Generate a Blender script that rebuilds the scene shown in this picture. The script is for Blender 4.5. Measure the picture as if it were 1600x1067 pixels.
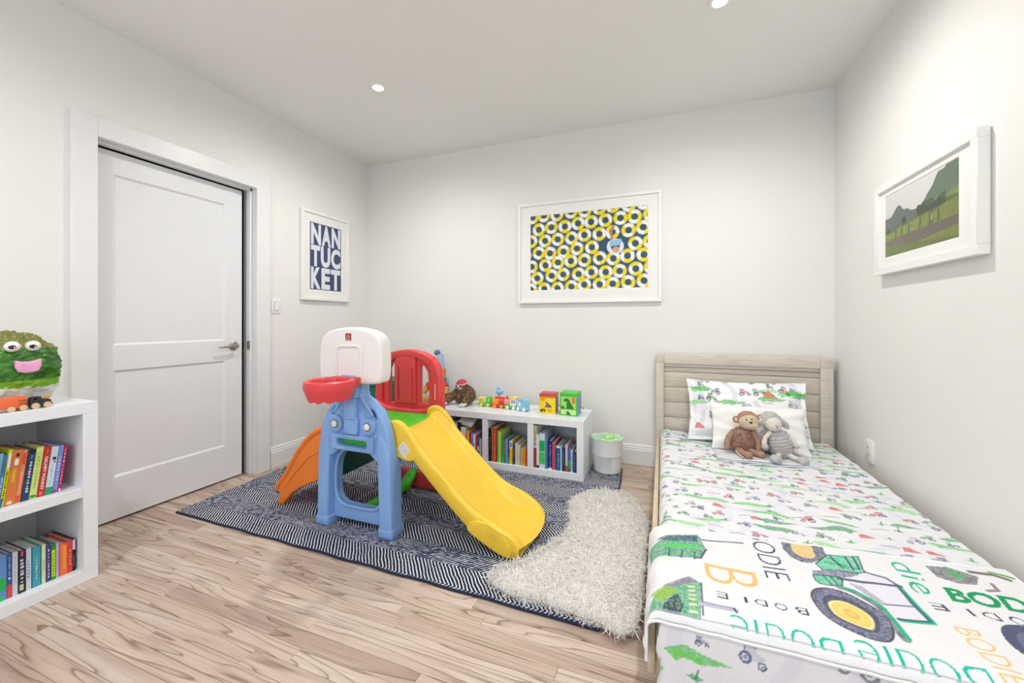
import bpy, bmesh, math, random
import numpy as np
from mathutils import Vector, Matrix, noise as mnoise

for o in list(bpy.data.objects):
    bpy.data.objects.remove(o, do_unlink=True)
SC = bpy.context.scene
C = SC.collection
R = math.radians

# ---------------------------------------------------------------- camera
cam_data = bpy.data.cameras.new('camera')
cam_data.sensor_width = 36.0
cam_data.lens = 620.0 / 1600.0 * 36.0
cam_data.shift_y = -31.5 / 1600.0
cam_data.clip_start = 0.02
cam = bpy.data.objects.new('camera', cam_data)
cam.location = (0, 0, 1.12)
cam.rotation_euler = (R(90), 0, math.atan(235.0 / 620.0))
C.objects.link(cam)
SC.camera = cam

# ---------------------------------------------------------------- world, daylight, exposure
world = bpy.data.worlds.new('world'); SC.world = world
world.use_nodes = True
wbg = world.node_tree.nodes['Background']
wbg.inputs['Color'].default_value = (0.80, 0.91, 1.0, 1)
wbg.inputs['Strength'].default_value = 1.6

SC.view_settings.view_transform = 'Standard'
SC.view_settings.look = 'None'
SC.view_settings.gamma = 1.0
SC.view_settings.use_curve_mapping = False
SC.view_settings.exposure = -0.70

def daylight(name, loc, sx, sy, power, col=(0.80, 0.91, 1.0)):
    # daylight entering through a window opening of the wall behind the camera
    d = bpy.data.lights.new(name, 'AREA'); d.shape = 'RECTANGLE'; d.size = sx; d.size_y = sy
    d.energy = power; d.color = col
    o = bpy.data.objects.new(name, d); o.location = loc; o.rotation_euler = (R(90), 0, 0)   # shines to +Y
    C.objects.link(o)
WIN = [(-2.05, -0.75), (-0.35, 0.85)]          # x ranges of the two windows behind the camera
WZ = (0.75, 2.25)
YF = -1.60                                     # inner face of the wall behind the camera
for i, (a, b) in enumerate(WIN):
    daylight('window_daylight', ((a + b) / 2, YF - 0.16, (WZ[0] + WZ[1]) / 2), b - a, WZ[1] - WZ[0], 26.0)
SPOT_W = 100.0

# ---------------------------------------------------------------- helpers
def lin(c):
    c = c / 255.0
    return c / 12.92 if c <= 0.04045 else ((c + 0.055) / 1.055) ** 2.4
def L(r, g, b): return (lin(r), lin(g), lin(b))
def Ln(c): return np.array(L(*c))

ORG = {}
def org_of(o):
    v = Vector((0, 0, 0))
    while o is not None:
        v += o.location; o = o.parent
    return v

def tag(o, label=None, cat=None, group=None, kind=None):
    if label: o['label'] = label
    if cat: o['category'] = cat
    if group: o['group'] = group
    if kind: o['kind'] = kind
    return o

def thing(name, label, cat, loc=(0, 0, 0), group=None):
    o = bpy.data.objects.new(name, None); o.empty_display_size = 0.05
    o.location = loc; C.objects.link(o)
    return tag(o, label, cat, group)

def structure(name, loc=(0, 0, 0)):
    o = bpy.data.objects.new(name, None); o.empty_display_size = 0.05
    o.location = loc; C.objects.link(o); o['kind'] = 'structure'
    return o

def finish_mesh(name, me, m, parent, smooth):
    if m is not None:
        for mm in (m if isinstance(m, (list, tuple)) else [m]): me.materials.append(mm)
    n = len(me.vertices)
    co = np.empty(n * 3, dtype=np.float32); me.vertices.foreach_get('co', co); co = co.reshape(-1, 3)
    if parent is None:
        mn, mx = co.min(0), co.max(0)
        off = Vector(((mn[0] + mx[0]) / 2, (mn[1] + mx[1]) / 2, mn[2]))
    else:
        off = org_of(parent)
    co -= np.array(off, dtype=np.float32)
    me.vertices.foreach_set('co', co.ravel())
    me.polygons.foreach_set('use_smooth', [smooth is not False] * len(me.polygons))
    me.update()
    if smooth is not False and smooth is not True:
        me.set_sharp_from_angle(angle=R(smooth))
    o = bpy.data.objects.new(name, me)
    C.objects.link(o)
    if parent is None: o.location = off
    else: o.parent = parent
    return o

def obj(name, bm, m, parent=None, smooth=40):
    """link a bmesh (world coordinates) as one mesh object"""
    me = bpy.data.meshes.new(name)
    bmesh.ops.recalc_face_normals(bm, faces=bm.faces)
    bm.to_mesh(me); bm.free()
    return finish_mesh(name, me, m, parent, smooth)

def mesh_np(name, V, quads, tris, m, parent=None, smooth=True, col=None, kind=None):
    me = bpy.data.meshes.new(name)
    V = np.asarray(V, dtype=np.float32)
    me.vertices.add(len(V)); me.vertices.foreach_set('co', V.ravel())
    nq = 0 if quads is None else len(quads); nt = 0 if tris is None else len(tris)
    li = []; st = []
    if nq: li.append(np.asarray(quads, dtype=np.int32).ravel()); st.append(np.arange(nq, dtype=np.int32) * 4)
    if nt: li.append(np.asarray(tris, dtype=np.int32).ravel()); st.append(np.arange(nt, dtype=np.int32) * 3 + nq * 4)
    li = np.concatenate(li); st = np.concatenate(st)
    me.loops.add(len(li)); me.loops.foreach_set('vertex_index', li)
    me.polygons.add(nq + nt); me.polygons.foreach_set('loop_start', st)
    me.update(calc_edges=True)
    if col is not None:
        a = me.color_attributes.new('Col', 'FLOAT_COLOR', 'POINT')
        cc = np.ones((len(V), 4), dtype=np.float32); cc[:, :3] = col
        a.data.foreach_set('color', cc.ravel())
    o = finish_mesh(name, me, m, parent, smooth)
    if kind: o['kind'] = kind
    return o

def grid_faces(nu, nv, flip=False):
    i = np.arange(nu - 1)[:, None] * nv + np.arange(nv - 1)[None, :]
    i = i.ravel()
    q = np.stack([i, i + nv, i + nv + 1, i + 1], 1)
    return q[:, ::-1] if flip else q

def dup(o, parent=None):
    c = o.copy(); C.objects.link(c); c.parent = parent
    for ch in o.children: dup(ch, c)
    return c

def new(): return bmesh.new()

def box(bm, x0, x1, y0, y1, z0, z1, bev=0.0, seg=2, M=None):
    S = Matrix.Diagonal((abs(x1 - x0), abs(y1 - y0), abs(z1 - z0), 1))
    T = Matrix.Translation(((x0 + x1) / 2, (y0 + y1) / 2, (z0 + z1) / 2))
    m = T @ S
    r = bmesh.ops.create_cube(bm, size=1.0, matrix=m)
    vs = r['verts']
    if bev > 0:
        es = list({e for v in vs for e in v.link_edges})
        g = bmesh.ops.bevel(bm, geom=es, offset=bev, segments=seg, profile=0.5, affect='EDGES', clamp_overlap=True)
        vs = list({v for f in g['faces'] for v in f.verts} | {v for v in vs if v.is_valid})
    if M is not None:
        seen = set(); stack = [v for v in vs if v.is_valid]
        while stack:
            v = stack.pop()
            if v in seen: continue
            seen.add(v)
            stack += [e.other_vert(v) for e in v.link_edges if e.other_vert(v) not in seen]
        for v in seen: v.co = M @ v.co
    return vs

def basis(d):
    d = Vector(d).normalized()
    a = Vector((0, 0, 1)) if abs(d.z) < 0.9 else Vector((1, 0, 0))
    u = d.cross(a).normalized(); w = d.cross(u).normalized()
    return d, u, w

def cyl(bm, p0, p1, r0, r1=None, seg=20, cap=True):
    r1 = r0 if r1 is None else r1
    p0, p1 = Vector(p0), Vector(p1)
    d, u, w = basis(p1 - p0)
    A, B = [], []
    for i in range(seg):
        t = 2 * math.pi * i / seg
        n = u * math.cos(t) + w * math.sin(t)
        A.append(bm.verts.new(p0 + n * r0)); B.append(bm.verts.new(p1 + n * r1))
    for i in range(seg):
        j = (i + 1) % seg
        bm.faces.new((A[i], A[j], B[j], B[i]))
    if cap:
        bm.faces.new(A[::-1]); bm.faces.new(B)

def lathe(bm, prof, c=(0, 0, 0), axis=(0, 0, 1), seg=32, mod=None):
    """prof: (r, h) list; closed at the ends where r == 0"""
    c = Vector(c); d, u, w = basis(axis)
    rings = []
    for k, (r, h) in enumerate(prof):
        if r <= 1e-6:
            rings.append([bm.verts.new(c + d * h)]); continue
        ring = []
        for i in range(seg):
            t = 2 * math.pi * i / seg
            rr, hh = (r, h) if mod is None else mod(k, t, r, h)
            ring.append(bm.verts.new(c + d * hh + (u * math.cos(t) + w * math.sin(t)) * rr))
        rings.append(ring)
    for a, b in zip(rings[:-1], rings[1:]):
        if len(a) == 1 and len(b) == 1: continue
        for i in range(seg):
            j = (i + 1) % seg
            if len(a) == 1: bm.faces.new((a[0], b[j], b[i]))
            elif len(b) == 1: bm.faces.new((a[i], a[j], b[0]))
            else: bm.faces.new((a[i], a[j], b[j], b[i]))

def tube(bm, pts, rad, seg=10, cap=True):
    pts = [Vector(p) for p in pts]; n = len(pts)
    if not isinstance(rad, (list, tuple)): rad = [rad] * n
    rings = []; pu = None
    for i, p in enumerate(pts):
        d = (pts[min(i + 1, n - 1)] - pts[max(i - 1, 0)]).normalized()
        if pu is None: _, u, w = basis(d)
        else:
            u = (pu - d * pu.dot(d)).normalized(); w = d.cross(u)
        pu = u
        rings.append([bm.verts.new(p + (u * math.cos(2 * math.pi * k / seg) + w * math.sin(2 * math.pi * k / seg)) * rad[i]) for k in range(seg)])
    for a, b in zip(rings[:-1], rings[1:]):
        for i in range(seg):
            j = (i + 1) % seg; bm.faces.new((a[i], a[j], b[j], b[i]))
    if cap:
        bm.faces.new(rings[0][::-1]); bm.faces.new(rings[-1])

def ell(bm, c, r, rot=None, seg=24, rings=14, lump=0.0, lscale=20.0):
    c = Vector(c)
    if not isinstance(r, (list, tuple)): r = (r, r, r)
    M = rot.to_matrix() if rot is not None else Matrix.Identity(3)
    res = bmesh.ops.create_uvsphere(bm, u_segments=seg, v_segments=rings, radius=1.0)
    for v in res['verts']:
        n = v.co.copy()
        p = Vector((n.x * r[0], n.y * r[1], n.z * r[2]))
        q = c + M @ p
        if lump: q += (M @ n) * (lump * mnoise.noise(q * lscale))
        v.co = q
    return res['verts']

def plate(loops, depth, bevel=0.0, res=3, to=lambda x, y, z: (x, y, z)):
    """2-D outlines (holes allowed) -> solid of thickness depth with rounded edges; to() maps (x,y,z) to the world"""
    cu = bpy.data.curves.new('tmp', 'CURVE'); cu.dimensions = '2D'; cu.fill_mode = 'BOTH'
    cu.extrude = max(depth / 2 - bevel, 0.0); cu.bevel_depth = bevel; cu.bevel_resolution = res
    cu.offset = -bevel
    for lp in loops:
        sp = cu.splines.new('POLY'); sp.points.add(len(lp) - 1); sp.use_cyclic_u = True
        for p, (x, y) in zip(sp.points, lp): p.co = (x, y, 0, 1)
    o = bpy.data.objects.new('tmp', cu)
    me = o.to_mesh()
    bm = bmesh.new(); bm.from_mesh(me); o.to_mesh_clear()
    bpy.data.objects.remove(o); bpy.data.curves.remove(cu)
    bmesh.ops.remove_doubles(bm, verts=bm.verts, dist=1e-5)
    for v in bm.verts: v.co = Vector(to(*v.co))
    return bm

def XZ(y):           # plate in the X-Z plane, centred on y
    return lambda a, b, c: (a, y + c, b)
def YZ(x):
    return lambda a, b, c: (x + c, a, b)

def smooth_poly(pts, n=4):
    """closed Catmull-Rom through pts"""
    out = []; N = len(pts)
    for i in range(N):
        p0, p1, p2, p3 = (np.array(pts[(i + k) % N], float) for k in (-1, 0, 1, 2))
        for k in range(n):
            t = k / n
            out.append(tuple(0.5 * ((2 * p1) + (p2 - p0) * t + (2 * p0 - 5 * p1 + 4 * p2 - p3) * t * t + (3 * p1 - p0 - 3 * p2 + p3) * t ** 3)))
    return out

def rrect(x0, x1, y0, y1, r, n=5):
    out = []
    for cx, cy, a in ((x1 - r, y1 - r, 0), (x0 + r, y1 - r, 90), (x0 + r, y0 + r, 180), (x1 - r, y0 + r, 270)):
        for k in range(n + 1):
            t = R(a + 90 * k / n); out.append((cx + r * math.cos(t), cy + r * math.sin(t)))
    return out

def oval(cx, cy, rx, ry, n=24, rot=0.0):
    c, s = math.cos(rot), math.sin(rot)
    return [(cx + rx * math.cos(2 * math.pi * k / n) * c - ry * math.sin(2 * math.pi * k / n) * s,
             cy + rx * math.cos(2 * math.pi * k / n) * s + ry * math.sin(2 * math.pi * k / n) * c) for k in range(n)]

_txt = {}
def text_tris(body, bold=0.0):
    """triangles of a piece of lettering, as an (n,3,2) array, normalised so that its box is 0..1 in x and y"""
    key = (body, bold)
    if key in _txt: return _txt[key]
    cu = bpy.data.curves.new('tmp', 'FONT'); cu.body = body; cu.size = 1.0; cu.offset = bold; cu.fill_mode = 'FRONT'
    cu.resolution_u = 4
    o = bpy.data.objects.new('tmp', cu); me = o.to_mesh(); me.calc_loop_triangles()
    v = np.array([tuple(p.co) for p in me.vertices])[:, :2]
    t = np.array([tuple(t.vertices) for t in me.loop_triangles])
    o.to_mesh_clear(); bpy.data.objects.remove(o); bpy.data.curves.remove(cu)
    mn, mx = v.min(0), v.max(0)
    asp = (mx[0] - mn[0]) / (mx[1] - mn[1])
    T = ((v - mn) / (mx - mn))[t]
    _txt[key] = (T, asp)
    return _txt[key]

def text_bm(body, fn, bold=0.0):
    """flat lettering mesh; fn maps unit coordinates to the world"""
    T, _ = text_tris(body, bold)
    bm = new()
    for tri in T:
        try: bm.faces.new([bm.verts.new(Vector(fn(*p))) for p in tri])
        except ValueError: pass
    bmesh.ops.remove_doubles(bm, verts=bm.verts, dist=1e-6)
    return bm

class Canvas:
    """colours of a printed cloth or picture, painted on a regular grid of surface points"""
    def __init__(s, x0, x1, y0, y1, cell, bg):
        s.x0, s.y0 = x0, y0
        s.nx = int(round((x1 - x0) / cell)) + 1; s.ny = int(round((y1 - y0) / cell)) + 1
        s.xs = np.linspace(x0, x1, s.nx); s.ys = np.linspace(y0, y1, s.ny)
        s.dx = s.xs[1] - s.xs[0]; s.dy = s.ys[1] - s.ys[0]
        s.c = np.empty((s.nx, s.ny, 3)); s.c[:] = Ln(bg)
    def win(s, xa, xb, ya, yb):
        i0 = max(0, int((xa - s.x0) / s.dx)); i1 = min(s.nx, int((xb - s.x0) / s.dx) + 2)
        j0 = max(0, int((ya - s.y0) / s.dy)); j1 = min(s.ny, int((yb - s.y0) / s.dy) + 2)
        if i1 <= i0 or j1 <= j0: return None
        X, Y = np.meshgrid(s.xs[i0:i1], s.ys[j0:j1], indexing='ij')
        return i0, i1, j0, j1, X, Y
    def put(s, w, a, col):
        i0, i1, j0, j1 = w[:4]
        a = a[..., None]; s.c[i0:i1, j0:j1] = s.c[i0:i1, j0:j1] * (1 - a) + Ln(col) * a
    def poly(s, pts, col, alpha=1.0, wash=0.0):
        pts = np.array(pts); w = s.win(pts[:, 0].min(), pts[:, 0].max(), pts[:, 1].min(), pts[:, 1].max())
        if w is None: return
        X, Y = w[4], w[5]; ins = np.zeros(X.shape, bool)
        n = len(pts)
        for i in range(n):
            (xa, ya), (xb, yb) = pts[i], pts[(i + 1) % n]
            if ya == yb: continue
            ins ^= ((ya > Y) != (yb > Y)) & (X < (xb - xa) * (Y - ya) / (yb - ya) + xa)
        a = ins * alpha
        if wash: a = a * (1 - wash * (0.5 + 0.5 * np.sin(X * 190 + 3 * np.sin(Y * 130 + X * 60)) * np.cos(Y * 210 + 3 * np.sin(X * 150 - Y * 40))))
        s.put(w, a, col)
    def disc(s, cx, cy, rx, ry, col, alpha=1.0, inner=0.0):
        w = s.win(cx - rx, cx + rx, cy - ry, cy + ry)
        if w is None: return
        d = np.hypot((w[4] - cx) / rx, (w[5] - cy) / ry)
        s.put(w, ((d <= 1) & (d >= inner)) * alpha, col)
    def line(s, pts, wd, col, alpha=1.0):
        for (xa, ya), (xb, yb) in zip(pts[:-1], pts[1:]):
            h = wd / 2
            w = s.win(min(xa, xb) - h, max(xa, xb) + h, min(ya, yb) - h, max(ya, yb) + h)
            if w is None: continue
            dx, dy = xb - xa, yb - ya; l2 = dx * dx + dy * dy + 1e-12
            t = np.clip(((w[4] - xa) * dx + (w[5] - ya) * dy) / l2, 0, 1)
            d = np.hypot(w[4] - xa - t * dx, w[5] - ya - t * dy)
            s.put(w, np.clip((h - d) / s.dx + 0.5, 0, 1) * alpha, col)
    def text(s, body, org, u, v, col, bold=0.0):
        """lettering with its box spanned by vectors u (reading direction) and v (up)"""
        T, _ = text_tris(body, bold)
        o, u, v = (np.array(k, float) for k in (org, u, v))
        for tri in T:
            s.poly([tuple(o + u * p[0] + v * p[1]) for p in tri], col)
    def flat(s): return s.c.reshape(-1, 3)

# ---------------------------------------------------------------- materials
def mat(name, rgb, rough=0.5, var=0.05, vscale=6.0, bump=0.0, bscale=60.0, metal=0.0, spec=0.5, coat=0.0, sheen=0.0, emit=0.0, sub=0.0):
    m = bpy.data.materials.new(name); m.use_nodes = True
    nt = m.node_tree; b = nt.nodes['Principled BSDF']
    c = L(*rgb)
    tc = nt.nodes.new('ShaderNodeTexCoord')
    nz = nt.nodes.new('ShaderNodeTexNoise'); nz.inputs['Scale'].default_value = vscale; nz.inputs['Detail'].default_value = 4
    nt.links.new(tc.outputs['Object'], nz.inputs['Vector'])
    rp = nt.nodes.new('ShaderNodeValToRGB')
    rp.color_ramp.elements[0].position = 0.35; rp.color_ramp.elements[1].position = 0.65
    rp.color_ramp.elements[0].color = (*[max(0, x * (1 - var)) for x in c], 1)
    rp.color_ramp.elements[1].color = (*[min(1, x * (1 + var)) for x in c], 1)
    nt.links.new(nz.outputs['Fac'], rp.inputs['Fac']); nt.links.new(rp.outputs['Color'], b.inputs['Base Color'])
    b.inputs['Roughness'].default_value = rough; b.inputs['Metallic'].default_value = metal
    b.inputs['Specular IOR Level'].default_value = spec
    b.inputs['Coat Weight'].default_value = coat
    b.inputs['Sheen Weight'].default_value = sheen
    if sub: b.inputs['Subsurface Weight'].default_value = sub; b.inputs['Subsurface Radius'].default_value = (0.01, 0.01, 0.01)
    if emit:
        nt.links.new(rp.outputs['Color'], b.inputs['Emission Color']); b.inputs['Emission Strength'].default_value = emit
    if bump:
        n2 = nt.nodes.new('ShaderNodeTexNoise'); n2.inputs['Scale'].default_value = bscale; n2.inputs['Detail'].default_value = 3
        nt.links.new(tc.outputs['Object'], n2.inputs['Vector'])
        bp = nt.nodes.new('ShaderNodeBump'); bp.inputs['Strength'].default_value = bump; bp.inputs['Distance'].default_value = 0.01
        nt.links.new(n2.outputs['Fac'], bp.inputs['Height']); nt.links.new(bp.outputs['Normal'], b.inputs['Normal'])
    return m

def print_mat(name, rough=0.8, bump=0.15, bscale=90.0, sheen=0.1, spec=0.2):
    """colour comes from the print painted on the surface points"""
    m = bpy.data.materials.new(name); m.use_nodes = True
    nt = m.node_tree; b = nt.nodes['Principled BSDF']
    at = nt.nodes.new('ShaderNodeAttribute'); at.attribute_name = 'Col'
    nt.links.new(at.outputs['Color'], b.inputs['Base Color'])
    b.inputs['Roughness'].default_value = rough; b.inputs['Sheen Weight'].default_value = sheen
    b.inputs['Specular IOR Level'].default_value = spec
    if bump:
        tc = nt.nodes.new('ShaderNodeTexCoord')
        n2 = nt.nodes.new('ShaderNodeTexNoise'); n2.inputs['Scale'].default_value = bscale; n2.inputs['Detail'].default_value = 4
        nt.links.new(tc.outputs['Object'], n2.inputs['Vector'])
        bp = nt.nodes.new('ShaderNodeBump'); bp.inputs['Strength'].default_value = bump; bp.inputs['Distance'].default_value = 0.004
        nt.links.new(n2.outputs['Fac'], bp.inputs['Height']); nt.links.new(bp.outputs['Normal'], b.inputs['Normal'])
    return m

def wood_mat(name, stops, ring=9.0, stretch=(0.55, 7.0, 7.0), rough=0.45, randhue=0.5, line=0.35, bump=0.05):
    """boards: every object gets its own tone and its own piece of the grain"""
    m = bpy.data.materials.new(name); m.use_nodes = True
    nt = m.node_tree; N = nt.nodes; K = nt.links; b = N['Principled BSDF']
    geo = N.new('ShaderNodeNewGeometry'); oi = N.new('ShaderNodeObjectInfo')
    sc = N.new('ShaderNodeVectorMath'); sc.operation = 'SCALE'
    wn = N.new('ShaderNodeTexWhiteNoise'); wn.noise_dimensions = '1D'
    K.new(oi.outputs['Random'], wn.inputs['W']); K.new(wn.outputs['Color'], sc.inputs[0]); sc.inputs['Scale'].default_value = 37.0
    ad = N.new('ShaderNodeVectorMath'); ad.operation = 'ADD'
    K.new(geo.outputs['Position'], ad.inputs[0]); K.new(sc.outputs[0], ad.inputs[1])
    mp = N.new('ShaderNodeMapping'); mp.inputs['Scale'].default_value = stretch
    K.new(ad.outputs[0], mp.inputs['Vector'])
    n1 = N.new('ShaderNodeTexNoise'); n1.inputs['Scale'].default_value = 1.0; n1.inputs['Detail'].default_value = 2.2; n1.inputs['Roughness'].default_value = 0.45
    n1.inputs['Distortion'].default_value = 0.5
    K.new(mp.outputs[0], n1.inputs['Vector'])
    mu = N.new('ShaderNodeMath'); mu.operation = 'MULTIPLY'; mu.inputs[1].default_value = ring
    K.new(n1.outputs['Fac'], mu.inputs[0])
    fr = N.new('ShaderNodeMath'); fr.operation = 'FRACT'; K.new(mu.outputs[0], fr.inputs[0])
    lr = N.new('ShaderNodeValToRGB')
    e = lr.color_ramp.elements
    e[0].position = 0.0; e[0].color = (0, 0, 0, 1); e[1].position = 1.0; e[1].color = (0.0, 0.0, 0.0, 1)
    for p, v in ((0.05, 1.0), (0.16, 0.30), (0.42, 0.0)):
        q = e.new(p); q.color = (v, v, v, 1)
    K.new(fr.outputs[0], lr.inputs['Fac'])
    # fine pores along the board
    mp2 = N.new('ShaderNodeMapping'); mp2.inputs['Scale'].default_value = (6, 190, 190); K.new(ad.outputs[0], mp2.inputs['Vector'])
    n2 = N.new('ShaderNodeTexNoise'); n2.inputs['Scale'].default_value = 1.0; n2.inputs['Detail'].default_value = 2
    K.new(mp2.outputs[0], n2.inputs['Vector'])
    # board tone
    rp = N.new('ShaderNodeValToRGB'); e = rp.color_ramp.elements
    while len(e) > 1: e.remove(e[-1])
    for i, c in enumerate(stops):
        p = i / (len(stops) - 1)
        q = e[0] if i == 0 else e.new(p)
        q.position = p; q.color = (*L(*c), 1)
    n3 = N.new('ShaderNodeTexNoise'); n3.inputs['Scale'].default_value = 1.0; n3.inputs['Detail'].default_value = 1
    mp3 = N.new('ShaderNodeMapping'); mp3.inputs['Scale'].default_value = (1.6, 14, 14); K.new(ad.outputs[0], mp3.inputs['Vector']); K.new(mp3.outputs[0], n3.inputs['Vector'])
    a1 = N.new('ShaderNodeMath'); a1.operation = 'MULTIPLY_ADD'; a1.inputs[1].default_value = randhue; K.new(wn.outputs['Value'], a1.inputs[0])
    a2 = N.new('ShaderNodeMath'); a2.operation = 'MULTIPLY'; a2.inputs[1].default_value = 1 - randhue; K.new(n3.outputs['Fac'], a2.inputs[0])
    K.new(a2.outputs[0], a1.inputs[2]); K.new(a1.outputs[0], rp.inputs['Fac'])
    mx = N.new('ShaderNodeMix'); mx.data_type = 'RGBA'; mx.blend_type = 'MULTIPLY'
    mlt = N.new('ShaderNodeMath'); mlt.operation = 'MULTIPLY'; mlt.inputs[1].default_value = line; K.new(lr.outputs['Color'], mlt.inputs[0])
    K.new(mlt.outputs[0], mx.inputs['Factor']); K.new(rp.outputs['Color'], mx.inputs['A']); mx.inputs['B'].default_value = (0.36, 0.28, 0.23, 1)
    mx2 = N.new('ShaderNodeMix'); mx2.data_type = 'RGBA'; mx2.blend_type = 'MULTIPLY'
    pr = N.new('ShaderNodeMapRange'); pr.inputs['From Min'].default_value = 0.52; pr.inputs['From Max'].default_value = 0.72; pr.inputs['To Max'].default_value = 0.38
    K.new(n2.outputs['Fac'], pr.inputs['Value']); K.new(pr.outputs[0], mx2.inputs['Factor'])
    K.new(mx.outputs['Result'], mx2.inputs['A']); mx2.inputs['B'].default_value = (0.5, 0.42, 0.36, 1)
    K.new(mx2.outputs['Result'], b.inputs['Base Color'])
    b.inputs['Roughness'].default_value = rough
    if bump:
        bp = N.new('ShaderNodeBump'); bp.inputs['Strength'].default_value = bump; bp.inputs['Distance'].default_value = 0.002
        K.new(n2.outputs['Fac'], bp.inputs['Height']); K.new(bp.outputs['Normal'], b.inputs['Normal'])
    return m

def fur(name, bm, parent, m, n, length, width, seed=1, lean=(0, 0, 0), jit=0.5, up=1.0, curl=0.3, lvar=0.4, flat=False, nrm=False, lay=0.0, zmin=None):
    """short strands over a bmesh surface, one mesh (nobody could count them)"""
    rg = np.random.default_rng(seed)
    b2 = bm.copy(); bmesh.ops.triangulate(b2, faces=b2.faces); b2.normal_update()
    T = np.array([[tuple(v.co) for v in f.verts] for f in b2.faces]); Nn = np.array([tuple(f.normal) for f in b2.faces]); b2.free()
    ar = 0.5 * np.linalg.norm(np.cross(T[:, 1] - T[:, 0], T[:, 2] - T[:, 0]), axis=1)
    k = rg.choice(len(T), n, p=ar / ar.sum())
    a, b = rg.random(n), rg.random(n); fl = a + b > 1; a[fl] = 1 - a[fl]; b[fl] = 1 - b[fl]
    P = T[k, 0] + (T[k, 1] - T[k, 0]) * a[:, None] + (T[k, 2] - T[k, 0]) * b[:, None]
    D = Nn[k] * up + rg.normal(0, jit, (n, 3)) + np.array(lean)
    if lay: D -= Nn[k] * (np.maximum((D * Nn[k]).sum(1), 0) * lay)[:, None]
    D /= np.linalg.norm(D, axis=1)[:, None] + 1e-9
    S = np.cross(D, rg.normal(0, 1, (n, 3))); S /= np.linalg.norm(S, axis=1)[:, None] + 1e-9
    if flat:                                   # strips lie with their broad side to the light
        S = np.cross(D, Nn[k]) + rg.normal(0, 0.25, (n, 3)); S /= np.linalg.norm(S, axis=1)[:, None] + 1e-9
    ln = length * (1 - lvar + 2 * lvar * rg.random(n))[:, None]
    B = rg.normal(0, curl, (n, 3)); B[:, 2] -= curl * 0.8
    p1 = P + D * ln * 0.5; D2 = D + B; D2 /= np.linalg.norm(D2, axis=1)[:, None] + 1e-9
    p2 = p1 + D2 * ln * 0.5
    w = width / 2
    V = np.stack([P - S * w, P + S * w, p1 - S * w * 0.9, p1 + S * w * 0.9, p2], 1).reshape(-1, 3)
    if zmin is not None: V[:, 2] = np.maximum(V[:, 2], zmin)
    i = np.arange(n) * 5
    q = np.stack([i, i + 1, i + 3, i + 2], 1); t = np.stack([i + 2, i + 3, i + 4], 1)
    o = mesh_np(name, V, q, t, m, parent, True, kind='stuff')
    if nrm: o.data.normals_split_custom_set_from_vertices(np.repeat(Nn[k], 5, axis=0))
    return o

WHITE = mat('white_wall_paint', (234, 233, 230), 0.75, var=0.012, vscale=1.5, bump=0.03, bscale=180)
CEIL = mat('ceiling_paint', (240, 239, 237), 0.85, var=0.012, vscale=1.2)
TRIM = mat('white_trim_paint', (232, 233, 234), 0.35, var=0.01)
DOORW = mat('white_door_paint', (230, 232, 236), 0.38, var=0.01)
DARK = mat('backing_darkness', (22, 20, 18), 0.9)
SHELFW = mat('white_shelf_laminate', (236, 240, 245), 0.3, var=0.01)
METAL = mat('brushed_nickel', (170, 165, 158), 0.3, metal=1.0, var=0.05, vscale=40)
PLAST = mat('white_plastic', (238, 238, 235), 0.35, var=0.01)
BLACK = mat('black', (14, 14, 15), 0.4)
PAPER = mat('book_pages', (214, 206, 190), 0.85, var=0.08, vscale=120)

# ---------------------------------------------------------------- the room
XL, XR, YB, ZC = -2.79, 1.079, 3.2525, 2.69
PW = 0.0615
FLOOR = structure('floor')
FW = wood_mat('oak_floor', [(160, 132, 116), (192, 170, 154), (204, 184, 168), (176, 152, 138), (212, 196, 182), (190, 164, 146), (220, 206, 192)], ring=11.0, stretch=(0.75, 9.5, 9.5), rough=0.42, line=0.85, randhue=0.62)
bm = new(); box(bm, XL - 0.3, XR + 0.1, YF - 0.1, YB + 0.1, -0.10, -0.018)
obj('subfloor', bm, mat('subfloor', (96, 74, 58), 0.9), FLOOR)
rnd = random.Random(7)
lengths = [0.45, 0.6, 0.75, 0.95, 1.15, 1.4]
pm = {}
def plank_mesh(l):
    if l not in pm:
        b = new(); box(b, -l / 2 + 0.0004, l / 2 - 0.0004, -PW / 2 + 0.0005, PW / 2 - 0.0005, -0.018, 0.0)
        es = [e for e in b.edges if all(v.co.z > -0.001 for v in e.verts)]
        bmesh.ops.bevel(b, geom=es, offset=0.0007, segments=1, affect='EDGES')
        me = bpy.data.meshes.new('plank'); b.to_mesh(me); b.free(); me.materials.append(FW); pm[l] = me
    return pm[l]
rest = new()
y = YB - 0.02 + PW / 2; k = 0
while y > YF:
    y -= PW; x = XL - 0.12 - rnd.random() * 0.5; near = y > 0.45
    while x < XR + 0.02:
        l = rnd.choice(lengths) if near else 1.4
        xa, xb = max(x, XL - 0.14), min(x + l, XR + 0.02)
        if xb - xa > 0.02:
            if near:
                o = bpy.data.objects.new('plank', plank_mesh(l)); C.objects.link(o); o.parent = FLOOR
                o.location = ((xa + xb) / 2, y, rnd.uniform(-0.0004, 0.0)); o.scale = ((xb - xa) / l, 1, 1)
            else:
                box(rest, xa + 0.0005, xb - 0.0005, y - PW / 2 + 0.0005, y + PW / 2 - 0.0005, -0.018, 0.0)
        x += l
obj('floor_boards', rest, FW, FLOOR)['kind'] = 'stuff'

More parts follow.
